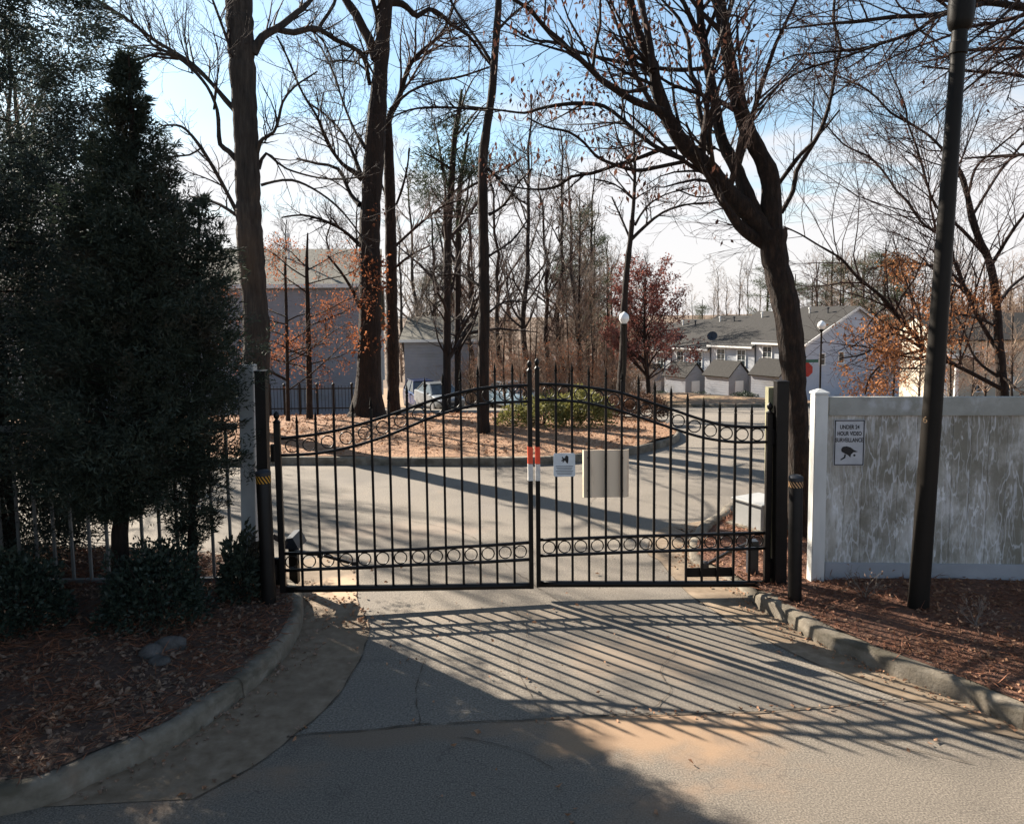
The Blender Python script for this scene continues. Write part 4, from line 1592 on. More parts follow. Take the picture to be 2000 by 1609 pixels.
# satellite dishes standing on the roofs
for (x, y), lab in (((1392, 657), 'dark satellite dish on the roof between the maroon tree and the forked tree'), ((1327, 668), 'dark satellite dish on the roof edge touching the maroon tree')):
    # on the front roof slope
    best = None
    for k in range(400):
        s = k * .1
        i = min(6, int(s / UW))
        for r in (.10, .2, .3):
            q = TA + TD * s - TN * DEP * r
            z = GZ - .42 * i + 3.0 * (r / .5) - .1
            X, Yp = px((q.x, q.y, z + .45))
            e = (X - x) ** 2 + (Yp - y) ** 2
            if best is None or e < best[0]:
                best = (e, q, z)
    _, q, z = best
    ds = thing('satellite_dish', lab, 'satellite dish', (q.x, q.y, z))
    mb = MB()
    mb.bar((q.x, q.y, z - .1), (q.x, q.y, z + .45), .05)
    part('mast', mb.done('mast', M['dark_box']), ds)
    dn = Vector((-.35, -.8, .5)).normalized()
    mb = MB()
    mb.lathe([(0, -.02), (.28, .02), (.50, .10), (.515, .10), (.29, 0), (0, -.05)], Vector((q.x, q.y, z + .5)), 16, dn)
    part('reflector', mb.done('reflector', M['dark_box'], True), ds)
    mb = MB()
    mb.bar(Vector((q.x, q.y, z + .25)), Vector((q.x, q.y, z + .35)) + dn * .5, .03)
    part('feed_arm', mb.done('feed_arm', M['dark_box']), ds)

# --- cream house behind the orange oaks on the right
hx0, hx1, hy = P(1838, 700, 73).x, P(2190, 700, 73).x, 73.0
zg = H(73) + .2
ze, zr = P(1850, 662, 73).z, P(1850, 612, 78).z
house = thing('cream_house', 'cream house with white columns behind the orange leaved oaks', 'house', (hx0, hy, zg))
mb = MB()
wall_quad(mb, (hx0, hy), (hx1, hy), zg - 1, ze)
wall_quad(mb, (hx1, hy + 10), (hx0, hy + 10), zg - 1, ze)
for xx in (hx0, hx1):
    mb.poly([(xx, hy, zg - 1), (xx, hy + 10, zg - 1), (xx, hy + 10, ze), (xx, hy + 5, zr - .1), (xx, hy, ze)])
part('wall', mb.done('wall', M['siding_cream']), house)
mb = MB()
slab(mb, (hx0 - .3, hy - .4, ze - .1), (hx1 + .3, hy - .4, ze - .1), (hx1 + .3, hy + 5, zr), (hx0 - .3, hy + 5, zr), .15)
slab(mb, (hx1 + .3, hy + 10.4, ze - .1), (hx0 - .3, hy + 10.4, ze - .1), (hx0 - .3, hy + 5, zr + .002), (hx1 + .3, hy + 5, zr + .002), .15)
part('roof', mb.done('roof', M['shingle']), house)
for x, y in ((1908, 752), (1968, 750), (1912, 700), (1960, 700)):
    c = P(x, y, hy)
    window_on(house, None, (c.x, hy - .01, c.z), (1, 0, 0), (0, -1, 0), .95, 1.3, bars=(1, 1))
for x in (1846, 1868):
    c = P(x, 740, hy - .9)
    mb = MB()
    zt_ = P(x, 705, hy).z
    mb.lathe([(.22, zg - .2 - c.z), (.17, zt_ - c.z - .1), (.24, zt_ - c.z - .08), (.24, zt_ - c.z + .05)], (c.x, hy - .9, c.z), 12)
    part('column', mb.done('column', M['trim']), house)
mb = MB()
a, b = P(1840, 700, hy), P(1885, 690, hy)
mb.box(((a.x + b.x) / 2, hy - .6, a.z + .25), (b.x - a.x + .5, 1.2, .35))
part('porch_beam', mb.done('porch_beam', M['trim']), house)

# ------------------------------------------------------------------ vehicles
def car(label, loc, rotz, paint, suv=False):
    """length along local x, front at +x, wheels on the ground"""
    Mx = Matrix.Translation(loc) @ Matrix.Rotation(rotz, 4, 'Z')
    root = thing('parked_car', label, 'car', loc, rotz=rotz)
    hh = 1.75 if suv else 1.46
    # stations: x, half width, z bottom, z top
    st = [(-2.2, .74, .42, .78), (-2.12, .84, .30, .98), (-1.6, .90, .22, 1.02), (-.6, .91, .20, .98), (.7, .91, .20, .97), (1.4, .89, .22, .90), (2.0, .83, .26, .80), (2.22, .72, .36, .66)]
    if suv:
        st = [(x, w + .02, z0 + .08, z1 + .12) for x, w, z0, z1 in st]
    V, Fc = [], []
    nr = 10
    for x, w, z0, z1 in st:
        zm = (z0 + z1) / 2
        for (dy, z) in ((-.90, z0), (-1.0, z0 + .1), (-1.0, zm + .05), (-.97, z1 - .06), (-.88, z1), (.88, z1), (.97, z1 - .06), (1.0, zm + .05), (1.0, z0 + .1), (.90, z0)):
            V.append(Mx @ Vector((x, dy * w, z)))
    ns = len(st)
    for i in range(ns - 1):
        for k in range(nr):
            a, b = i * nr + k, i * nr + (k + 1) % nr
            Fc.append((a, b, b + nr, a + nr))
    bm = bmesh.new()
    vs = [bm.verts.new(v_) for v_ in V]
    for f in Fc:
        bm.faces.new([vs[i] for i in f])
    bm.faces.new(vs[:nr])
    bm.faces.new(vs[-nr:])
    mb = MB()
    mb.bm.free()
    mb.bm = bm
    part('body', mb.done('body', paint, True), root)
    # greenhouse: glass block with painted roof and pillars
    zs, zt = (1.08, hh) if suv else (.955, hh)
    gl_ = [(-1.95, .80, zs), (.95, .80, zs), (.25, .62, zt - .03), (-1.55, .62, zt - .03)] if suv else [(-1.75, .80, zs), (1.05, .80, zs), (.22, .60, zt - .03), (-1.05, .60, zt - .03)]
    mb = MB()
    q = []
    for s in (-1, 1):
        q.append([mb.bm.verts.new(Mx @ Vector((x, s * w, z))) for x, w, z in gl_])
    mb.bm.faces.new(q[0])
    mb.bm.faces.new(q[1][::-1])
    for k in range(4):
        j = (k + 1) % 4
        mb.bm.faces.new((q[0][k], q[1][k], q[1][j], q[0][j]))
    gm = part('windows', mb.done('windows', M['car_glass']), root)
    mb = MB()
    x0, x1 = gl_[3][0], gl_[2][0]
    mb.box(Mx @ Vector(((x0 + x1) / 2, 0, zt - .01)), (x1 - x0 + .08, 1.26 if not suv else 1.30, .06), Mx.to_3x3(), .02)
    for s in (-1, 1):
        for (A, B) in ((gl_[1], gl_[2]), (gl_[0], gl_[3])):
            mb.bar(Mx @ Vector((A[0], s * (A[1] + .005), A[2])), Mx @ Vector((B[0], s * (B[1] + .01), B[2])), .07, .06)
        xm = -.35
        mb.bar(Mx @ Vector((xm, s * .805, zs)), Mx @ Vector((xm, s * .625, zt - .03)), .06, .05)
    part('roof', mb.done('roof', paint), root)
    for x in (-1.35, 1.38):
        for s in (-1, 1):
            mb = MB()
            r = .36 if suv else .32
            mb.lathe([(r * .6, -.10), (r, -.09), (r, .09), (r * .6, .10)], Mx @ Vector((x, s * .80, r)), 18, Mx.to_3x3() @ Vector((0, 1, 0)))
            wh = part('wheel', mb.done('wheel', M['tyre'], True), root)
            mb = MB()
            mb.lathe([(r * .6, -.105), (r * .6, .105)], Mx @ Vector((x, s * .80, r)), 12, Mx.to_3x3() @ Vector((0, 1, 0)))
            part('rim', mb.done('rim', M['rim']), wh)
    for s in (-1, 1):
        mb = MB()
        mb.box(Mx @ Vector((2.08, s * .62, .66 if not suv else .80)), (.22, .30, .13), Mx.to_3x3(), .03)
        part('headlight', mb.done('headlight', M['headlight']), root)
        mb = MB()
        mb.box(Mx @ Vector((.85, s * .98, 1.0)), (.12, .14, .10), Mx.to_3x3(), .02)
        part('wing_mirror', mb.done('wing_mirror', paint), root)
    mb = MB()
    mb.box(Mx @ Vector((2.20, 0, .50)), (.06, .9, .14), Mx.to_3x3(), .01)
    part('grille', mb.done('grille', M['dark_box']), root)
    return root


for (x, Y, rz, mt, suv, lab) in ((826, 49, -70, 'car_blue', True, 'dark blue SUV parked below the low grey house'), (858, 44, -65, 'car_silver', False, 'silver car with bright windscreen parked in front of the blue SUV'),
                                 (1003, 43, -60, 'car_sky', False, 'pale blue car parked among shrubs behind the island')):
    p = P(x, 790, Y)
    car(lab, (p.x, Y, H(Y) + .01), math.radians(rz), M[mt], suv)

# ------------------------------------------------------------------ far street furniture
for (x, yt, yb, Y, lab) in ((1219, 610, 770, 31, 'white globe street lamp in front of the maroon leaved tree'), (1605, 627, 775, 42, 'white globe street lamp in front of the blue grey gable wall')):
    t = P(x, yt, Y)
    z0 = H(Y) + .1
    root = thing('globe_lamp', lab, 'street lamp', (t.x, Y, z0))
    Lh = t.z - z0
    r = .20 if Y < 40 else .215
    mb = MB()
    mb.lathe([(.13, 0), (.12, .35), (.07, .45), (.055, .5), (.045, Lh - .62), (.06, Lh - .60), (.10, Lh - .53), (.14, Lh - .46), (0, Lh - .46)], (t.x, Y, z0), 14)
    part('post', mb.done('post', M['pole'], True), root)
    mb = MB()
    mb.lathe([(.10, Lh - .455), (r, Lh - .30), (r * 1.02, Lh - .22), (r * .85, Lh - .10), (r * .45, Lh - .03), (.05, Lh), (0, Lh + .03)], (t.x, Y, z0), 18)
    part('globe', mb.done('globe', M['lamp_white'], True), root)

Y = 40.0
c = P(1573, 722, Y)
stp = thing('stop_sign', 'red octagonal sign and green street blade just past the forked tree', 'stop sign', (c.x, Y, H(Y)))
mb = MB()
mb.bar((c.x, Y + .03, H(Y)), (c.x, Y + .03, P(1576, 696, Y).z), .06)
part('post', mb.done('post', M['steel']), stp)
mb = MB()
r = .40
mb.prism([Vector((c.x + r * math.cos(math.radians(22.5 + 45 * k)), Y - .02, c.z + r * math.sin(math.radians(22.5 + 45 * k)))) for k in range(8)], (0, .02, 0))
part('sign_face', mb.done('sign_face', M['stop_red']), stp)
mb = MB()
e = P(1586, 705, Y)
mb.box((e.x, Y - .01, e.z), (.72, .02, .16), Matrix.Rotation(.2, 3, 'Z'))
part('street_blade', mb.done('street_blade', M['sign_green']), stp)

# black iron fence and rope before the grey building
Y = 25.5
fx = [528, 556, 586, 620, 652, 688]
base_z = H(Y) + .25
irf = thing('iron_fence', 'low black iron fence along the grey building wall', 'fence', (P(600, 800, Y).x, Y, base_z))
for x in fx:
    p = P(x, 790, Y)
    mb = MB()
    mb.box((p.x, Y, base_z + .45), (.06, .06, 1.0))
    mb.lathe([(.045, 0), (.05, .05), (0, .1)], (p.x, Y, base_z + .951), 8)
    part('post', mb.done('post', M['black']), irf)
a, b = P(522, 790, Y), P(700, 790, Y)
for dz in (.18, .84):
    mb = MB()
    mb.bar((a.x, Y + .04, base_z + dz), (b.x, Y + .04, base_z + dz), .03, .04)
    part('rail', mb.done('rail', M['black']), irf)
mb = MB()
for x in np.linspace(a.x + .1, b.x - .1, 26):
    mb.box((x, Y + .075, base_z + .5), (.014, .014, .86))
part('picket_run', mb.done('picket_run', M['black']), irf)
pts = [P(652, 816, 24.8), P(640, 822, 24.6), P(622, 829, 24.4), P(605, 833, 24.2)]
V, Q4 = tubes(np.array([[tuple(p) for p in pts]]), np.full((1, 4), .02), 6)
tag(part('rope', mesh_np('rope', V, Q4, M['rope'], True), None), 'red rope sagging from the low iron fence onto the straw', 'rope')

# white utility cabinet on the bed beyond the gate
cb = GT(1472, 1036, .06)
cz = thing('utility_cabinet', 'white enamel utility cabinet with dark louvre on the bed past the gate', 'utility cabinet', (cb.x, cb.y, .05))
Rc = Matrix.Rotation(math.radians(28), 3, 'Z')
CW, CD, CH = .46, .50, .33
cc = Vector((cb.x + .16, cb.y + .24, 0))
mb = MB()
mb.box((cc.x, cc.y, .06 + CH / 2), (CW, CD, CH), Rc, .02)
part('body', mb.done('body', M['cabinet']), cz)
mb = MB()
mb.box((cc.x, cc.y, .06 + CH + .018), (CW + .05, CD + .05, .035), Rc, .01)
part('lid', mb.done('lid', M['cabinet']), cz)
mb = MB()
for k in range(6):
    q = cc + Rc @ Vector((-.15 + k * .06, -CD / 2 - .006, .24))
    mb.box(q, (.022, .014, .26), Rc)
part('louvre', mb.done('louvre', M['dark_box']), cz)
mb = MB()
mb.box((cc.x, cc.y, .045), (CW + .14, CD + .14, .07), Rc)
part('plinth', mb.done('plinth', M['curb']), cz)

# ------------------------------------------------------------------ vegetation builders


def unit(a):
    return a / (np.linalg.norm(a, axis=-1, keepdims=True) + 1e-9)


def resample(pts, rad, m):
    pts, rad = np.asarray(pts, float), np.asarray(rad, float)
    d = np.concatenate([[0], np.cumsum(np.linalg.norm(np.diff(pts, axis=0), axis=1))])
    t = np.linspace(0, d[-1], m)
    return np.stack([np.interp(t, d, pts[:, k]) for k in range(3)], 1), np.interp(t, d, rad)


def spawn(rng, PP, RR, N, u0=.2, u1=1.0, ang=(.5, 1.1), l=(.3, .6), lmax=9, lmin=.1, m=6, rs=(.4, .65), rmin=.003, up=.10, wig=.14, tipw=.5):
    """N side shoots of the parent polylines PP (n,mp,3), RR (n,mp)"""
    n, mp, _ = PP.shape
    Lp = np.linalg.norm(np.diff(PP, axis=1), axis=2).sum(1)
    idx = rng.choice(n, N, p=Lp / Lp.sum())
    u = u0 + (u1 - u0) * rng.random(N)
    f = u * (mp - 1) * .9999
    i = f.astype(int)
    fr = (f - i)[:, None]
    A, B = PP[idx, i], PP[idx, i + 1]
    base = A + (B - A) * fr
    tan = unit(B - A)
    r0 = RR[idx, i] * (1 - fr[:, 0]) + RR[idx, i + 1] * fr[:, 0]
    q = rng.normal(size=(N, 3))
    perp = unit(q - (q * tan).sum(1, keepdims=True) * tan)
    a = rng.uniform(ang[0], ang[1], N)[:, None]
    d = unit(np.cos(a) * tan + np.sin(a) * perp + np.array([0, 0, up]))
    L = np.clip(Lp[idx] * rng.uniform(l[0], l[1], N) * (1 - tipw * u), lmin, lmax)
    pts = np.empty((N, m, 3))
    pts[:, 0] = base
    for k in range(1, m):
        pts[:, k] = pts[:, k - 1] + d * (L / (m - 1))[:, None]
        d = unit(d + rng.normal(size=(N, 3)) * wig + np.array([0, 0, up * .7]))
    t = np.linspace(0, 1, m)[None, :]
    R = np.maximum((np.minimum(r0 * rng.uniform(rs[0], rs[1], N), .022 * L + rmin))[:, None] * (1 - .8 * t), rmin)
    return pts, R


def leaf_mesh(name, C, D, size, rng, m, aspect=.45, fold=.25, two=True):
    """leaves: two folded halves each; C (n,3) base points, D (n,3) leaf directions"""
    n = len(C)
    D = unit(D)
    q = rng.normal(size=(n, 3))
    Sd = unit(q - (q * D).sum(1, keepdims=True) * D)
    Nn = np.cross(D, Sd)
    L = np.asarray(size)
    L = (L if L.ndim else np.full(n, float(L)))[:, None]
    tip = C + D * L
    mid = C + D * L * .45
    a = mid + Sd * L * aspect * .5 + Nn * L * fold * .4
    b = mid - Sd * L * aspect * .5 + Nn * L * fold * .4
    V = np.stack([C, a, tip, b], 1).reshape(-1, 3)
    o = np.arange(n)[:, None] * 4
    Fc = np.concatenate([o + np.array([[0, 1, 2]]), o + np.array([[0, 2, 3]])], 0)
    return mesh_np(name, V, Fc, m)


def limb3d(pts, Y, dY, rng, ground=None):
    """traced limb: (x, y, width_px) -> 3-D points drifting in depth by dY"""
    n = len(pts)
    xs = smooth_path([(p[0], p[1], p[2]) for p in pts], 14)
    out, rad = [], []
    m = len(xs)
    ph = rng.uniform(0, 6)
    for i, (x, y, w) in enumerate(xs):
        t = i / (m - 1)
        yy = Y + dY * t ** 1.2 + .05 * abs(dY) * math.sin(3 * t * 3 + ph)
        out.append(tuple(P(x, y, yy)))
        rad.append(w * .5 * yy / F)
    return np.array(out), np.array(rad)


def traced_tree(name, label, Y, limbs, bark, twig, seed, counts=(30, 160, 600, 900), group=None, base_z=None, flare=1.25, rmin=None, leaves=None, lvl=None, up=.10, trunk_n=1, sides=10, l2=(.3, .6)):
    """limbs[0] is the trunk, top to bottom order irrelevant: first point = ground end"""
    rng = np.random.default_rng(seed)
    rmin = rmin or max(.0022, Y * .00019)
    L3 = []
    for k, (pts, dY) in enumerate(limbs):
        p, r = limb3d(pts, Y if not isinstance(dY, tuple) else Y + dY[0], dY if not isinstance(dY, tuple) else dY[1] - dY[0], rng)
        L3.append((p, r))
    p0, r0 = L3[0]
    if base_z is not None:                                   # carry the trunk down to the ground and flare it
        d = unit(p0[0] - p0[3])
        zz = np.linspace(p0[0][2], base_z - .1, 8)[1:]
        ext = np.array([[p0[0][0] + (p0[0][2] - z) * (d[0] / max(.3, -d[2])) * .6, p0[0][1], z] for z in zz])
        p0 = np.concatenate([ext[::-1], p0])
        r0 = np.concatenate([np.full(len(ext), r0[0]), r0])
        h = p0[:, 2] - base_z
        r0 = r0 * (1 + (flare - 1) * np.exp(-np.maximum(h, 0) / .35))
        L3[0] = (p0, r0)
    root = thing(name, label, 'tree', (p0[0][0], p0[0][1], base_z if base_z is not None else p0[0][2]), group=group)
    lst = []
    for k, (p, r) in enumerate(L3):
        jit = 1 + .05 * rng.normal(size=len(r))
        V, Q4 = tubes(p[None], (r * jit)[None], sides if r.max() > .04 else 6)
        lst.append((V, Q4))
    part('trunk', mesh_np('trunk', *cat_meshes(lst), bark, True), root)
    mm = 16
    rs = [resample(p, r, mm) for p, r in L3[trunk_n:]]
    if len(rs) == 0:
        rs = [resample(*L3[0], mm)]
    PP, RR = np.stack([a for a, b in rs]), np.stack([b for a, b in rs])
    tw = []
    cur, curR = PP, RR
    n1, n2, n3, n4 = counts
    A1 = spawn(rng, PP, RR, n1, .15, .98, (.45, 1.0), (.25, .5), m=7, rmin=rmin * 1.5, up=up, lmax=5) if n1 else None
    if A1 is not None:
        tw.append((A1, 4))
    B = (np.concatenate([resample(p, r, 7)[0][None] for p, r in zip(PP, RR)] + ([A1[0]] if A1 else [])), np.concatenate([resample(p, r, 7)[1][None] for p, r in zip(PP, RR)] + ([A1[1]] if A1 else [])))
    A2 = spawn(rng, B[0], B[1], n2, .15, 1.0, (.4, 1.0), l2, m=6, rmin=rmin * 1.15, up=up, lmax=2.6, lmin=.4)
    tw.append((A2, 3))
    A3 = spawn(rng, np.concatenate([A2[0], resample_many(A1[0], 6)]) if A1 else A2[0], np.concatenate([A2[1], A1[1][:, :6]]) if A1 else A2[1], n3, .1, 1.0, (.4, .95), (.35, .7), m=5, rmin=rmin, up=up, lmax=1.3, lmin=.25)
    tw.append((A3, 3))
    A4 = spawn(rng, A3[0], A3[1], n4, .1, 1.0, (.35, .9), (.4, .8), m=4, rmin=rmin * .85, up=up, lmax=.7, lmin=.15)
    tw.append((A4, 3))
    V, Q4 = cat_meshes([tubes(a[0], a[1], s) for a, s in tw])
    part('crown', mesh_np('crown', V, Q4, twig), root)
    if leaves:
        nc, per, size, lm, lo_z, hi_z, droop = leaves[:7]
        ends = np.concatenate([A3[0][:, -1], A4[0][:, -1], A4[0][:, 2]])
        ok = (ends[:, 2] > lo_z) & (ends[:, 2] < hi_z)
        if len(leaves) > 7:
            ok &= np.array([leaves[7](*px(e)) for e in ends])
        ends = ends[ok]
        if len(ends):
            pick = ends[rng.choice(len(ends), nc)]
            C = np.repeat(pick, per, 0) + rng.normal(size=(nc * per, 3)) * size * 1.3
            D = rng.normal(size=(nc * per, 3)) + np.array([0, 0, -droop])
            part('leaves', leaf_mesh('leaves', C, D, size * rng.uniform(.6, 1.2, nc * per), rng, lm), root)
    return root


def resample_many(A, m):
    return A[:, np.linspace(0, A.shape[1] - 1, m).round().astype(int)]


def ext_up(pts, k=3, dx=0):
    """carry a limb on above the frame"""
    (x1, y1, w1), (x2, y2, w2) = pts[-2], pts[-1]
    dxp, dyp = (x2 - x1), (y2 - y1)
    n = math.hypot(dxp, dyp) + 1e-6
    out = list(pts)
    for i in range(1, k + 1):
        out.append((x2 + dxp / n * 130 * i + dx * i, y2 + dyp / n * 130 * i, max(3, w2 * (1 - .26 * i))))
    return out


# ------------------------------------------------------------------ the big trees
# forked tree against the right gate post
T10 = [
    ([(1560, 880, 46), (1557, 819, 42), (1549, 715, 48), (1537, 610, 53), (1514, 510, 52), (1508, 450, 58)], 0),
    (ext_up([(1512, 480, 46), (1506, 420, 43), (1502, 342, 38), (1458, 249, 31), (1431, 155, 28), (1415, 62, 24), (1402, 0, 22)]), .3),
    (ext_up([(1506, 470, 34), (1475, 420, 30), (1441, 336, 25), (1410, 273, 22), (1397, 202, 20), (1382, 124, 17), (1369, 47, 15), (1366, 0, 14)]), 1.2),
    (ext_up([(1506, 475, 40), (1470, 425, 38), (1428, 382, 36), (1382, 326, 34), (1344, 292, 31), (1313, 249, 27), (1295, 211, 24), (1282, 174, 22), (1276, 130, 21), (1257, 87, 18), (1242, 47, 15), (1232, 0, 13)]), -.8),
    (ext_up([(1276, 135, 15), (1268, 80, 13), (1257, 28, 12), (1246, -10, 10)]), (-.7, .3)),
    (ext_up([(1295, 218, 15), (1242, 199, 14), (1211, 180, 13), (1173, 155, 12), (1142, 124, 11), (1111, 96, 10), (1086, 78, 9), (1055, 43, 9), (1034, 19, 8), (1009, 3, 7)], 2), (-.6, -2.2)),
    ([(1338, 312, 11), (1295, 295, 10), (1257, 270, 9), (1211, 230, 8), (1180, 208, 8), (1136, 202, 8), (1086, 206, 7), (1049, 214, 6), (1024, 221, 5), (965, 214, 4), (905, 207, 3)], (-.5, .6)),
    ([(1336, 316, 8), (1273, 329, 8), (1242, 333, 8), (1195, 320, 6), (1164, 305, 6), (1142, 280, 5), (1111, 258, 5), (1068, 249, 4), (1030, 230, 3)], (-.4, -1.6)),
    ([(1397, 289, 8), (1320, 289, 8), (1288, 294, 8), (1242, 311, 8), (1198, 325, 7), (1155, 339, 7), (1117, 345, 6), (1093, 362, 6), (1062, 370, 5), (1018, 368, 4), (984, 360, 3)], (.7, 1.4)),
    ([(1374, 134, 9), (1335, 137, 9), (1288, 134, 8), (1226, 124, 8), (1180, 115, 7), (1133, 103, 7), (1086, 84, 6), (1040, 78, 5), (1002, 56, 4), (970, 35, 3)], (1.0, 2.2)),
    (ext_up([(1388, 300, 13), (1372, 242, 11), (1363, 202, 10), (1363, 168, 9), (1350, 146, 9), (1347, 109, 8), (1344, 78, 7), (1326, 37, 6), (1301, 9, 5)], 2), (.6, 2.0)),
    (ext_up([(1526, 416, 9), (1549, 373, 9), (1555, 336, 9), (1574, 304, 8), (1593, 273, 8), (1608, 242, 8), (1624, 186, 7), (1631, 140, 7), (1641, 99, 7), (1639, 81, 6), (1628, 40, 6), (1630, 0, 5)], 2), (.1, .9)),
    ([(1520, 360, 8), (1562, 304, 8), (1590, 276, 5), (1640, 215, 3)], (.2, -.5)),
    ([(1500, 482, 26), (1470, 462, 24), (1443, 440, 20), (1420, 408, 15), (1397, 373, 11), (1370, 320, 7), (1340, 240, 4)], (.1, -1.0)),
    ([(1263, 480 - 306, 11), (1211, 175, 5), (1176, 105, 4), (1164, 60, 3)], (-.8, -1.5)),
    ([(1410, 273, 9), (1450, 350, 4), (1376, 385, 3), (1320, 370, 3)], (.7, .9)),
]


def leafzone(x, y):
    return 930 < x < 1480 and -50 < y < 460


traced_tree('forked_tree', 'tall dark forked tree with withered leaf clusters beside the right gate post', 9.6, T10, M['bark_lit'], M['twig'], 10,
            counts=(34, 230, 900, 1500), base_z=.05, flare=1.2, leaves=(170, 8, .085, M['brown_leaf'], 2.5, 9, 2.2, leafzone), trunk_n=1, up=.05, l2=(.22, .5))

# grey trunk behind the white fence post
T1 = [
    ([(500, 940, 50), (500, 720, 52), (501, 640, 52), (494, 540, 50), (487, 450, 50), (482, 300, 47), (476, 180, 47), (469, 60, 51), (466, -20, 48), (462, -200, 42), (470, -500, 26)], 0),
    ([(495, 105, 18), (512, 73, 16), (549, 51, 13), (580, 25, 11), (604, 4, 9), (640, -60, 6)], (0, 1)),
    ([(540, 58, 11), (574, 64, 11), (599, 57, 11), (625, 58, 10), (655, 78, 9), (689, 93, 8), (711, 112, 6), (740, 165, 3)], (.3, 1.5)),
    ([(622, 58, 8), (630, 43, 7), (652, 9, 6), (665, -40, 4)], (.9, 1.3)),
    ([(494, 330, 10), (506, 285, 8), (513, 272, 7), (535, 258, 6), (545, 230, 6), (552, 200, 5), (575, 170, 4), (620, 140, 3)], (0, -.7)),
    ([(462, 312, 12), (447, 296, 10), (430, 282, 9), (427, 250, 8), (424, 215, 7), (405, 170, 6), (370, 130, 6), (335, 105, 6), (300, 90, 5), (265, 50, 4), (190, 0, 4), (120, -40, 3)], (0, -1.2)),
    ([(468, 226, 12), (440, 195, 10), (415, 165, 8), (380, 130, 8), (345, 105, 7), (300, 78, 6), (262, 48, 5), (225, 25, 4), (190, 3, 4), (150, -30, 3)], (0, .9)),
    ([(345, 112, 6), (310, 105, 5), (275, 115, 5), (240, 125, 4), (208, 128, 4), (180, 118, 3)], (.2, .0)),
    ([(463, 415, 8), (440, 370, 7), (415, 325, 7), (390, 285, 6), (365, 255, 5), (345, 245, 4), (315, 246, 3)], (0, -.6)),
    ([(461, 420, 7), (430, 400, 6), (400, 390, 5), (370, 383, 3)], (0, .8)),
    ([(392, 290, 4), (370, 303, 4), (345, 305, 4), (322, 310, 3)], (-.4, -.9)),
    ([(510, 362, 6), (535, 355, 5), (570, 352, 5), (610, 368, 4), (655, 400, 4), (690, 440, 3), (730, 500, 3)], (0, .9)),
    ([(476, 180, 10), (455, 110, 6), (430, 40, 5), (400, -40, 4)], (0, -.8)),
    ([(505, 330, 8), (520, 300, 6), (560, 330, 4), (640, 350, 3), (720, 345, 3)], (.1, 1.4)),
]
traced_tree('straight_tree', 'thick straight grey trunked bare tree rising behind white fence post', 17.4, T1, M['bark_grey'], M['twig'], 11,
            counts=(50, 260, 900, 1300), base_z=.33, flare=1.15, up=.06)

# ivy clad oak on the island
T2 = [
    ([(718, 800, 56), (721, 700, 47), (723, 560, 43), (722, 450, 40), (731, 300, 38), (742, 150, 30), (752, 20, 27), (756, -150, 24), (765, -420, 14)], 0),
    (ext_up([(734, 115, 20), (722, 80, 18), (710, 58, 17), (695, 28, 16), (675, 0, 14), (655, -40, 12)]), 1.5),
    (ext_up([(740, 90, 12), (738, 40, 9), (728, 0, 8)]), -2),
    ([(722, 165, 8), (711, 112, 9), (690, 94, 8), (640, 70, 4)], (0, -3)),
    ([(722, 145, 5), (700, 125, 4), (672, 118, 3), (650, 120, 3)], (0, 1)),
    ([(762, 5, 14), (785, 8, 13), (800, 20, 11), (815, 32, 10), (838, 18, 9), (862, 30, 8), (884, 50, 7), (915, 70, 6), (945, 110, 5), (960, 130, 4)], (0, 2)),
    ([(708, 350, 14), (690, 335, 10), (668, 320, 7), (640, 280, 6), (620, 230, 5), (590, 180, 4), (560, 110, 4), (540, 70, 3)], (0, -2)),
    ([(706, 345, 10), (685, 290, 6), (660, 250, 5), (630, 220, 4), (600, 200, 3)], (0, 2)),
    ([(703, 400, 12), (685, 380, 8), (660, 330, 6), (620, 320, 5), (580, 310, 4)], (0, 1)),
    ([(712, 290, 6), (690, 250, 5), (670, 200, 4), (650, 140, 4), (610, 60, 3)], (0, 3)),
    ([(704, 480, 8), (670, 450, 6), (630, 430, 5), (590, 420, 4), (550, 425, 3)], (0, -1)),
    ([(702, 600, 8), (690, 570, 6), (665, 530, 5), (640, 500, 4)], (0, -1)),
]
r2 = traced_tree('ivy_oak', 'massive dark oak with orange ivy on trunk, flared base on the island', 21.0, T2, M['bark_brown'], M['twig'], 12,
                 counts=(50, 330, 1300, 2200), base_z=H(21) + .30, flare=1.5, sides=14, up=.04)
rng = np.random.default_rng(5)
n = 1100
y_ = rng.uniform(395, 690, n)
xx_ = np.interp(y_, [300, 450, 560, 700], [731, 722, 723, 721])
a_ = rng.uniform(0, 2 * np.pi, n)
base = np.array([tuple(P(x + 24 * math.cos(a), y, 21 + .36 * math.sin(a))) for x, y, a in zip(xx_, y_, a_)])
out_ = np.stack([np.cos(a_), np.sin(a_), rng.normal(size=n) * .5], 1)
keep = np.array([mnoise.noise(Vector(p) * 1.1) for p in base]) > .02
base = base[keep] + out_[keep] * rng.uniform(0, .18, keep.sum())[:, None]
part('ivy_leaves', leaf_mesh('ivy_leaves', base, rng.normal(size=base.shape) + out_[keep] + [0, 0, -.4], .10 * rng.uniform(.6, 1.3, len(base)), rng, M['orange_leaf'], .7), r2, 'orange dead ivy leaves')

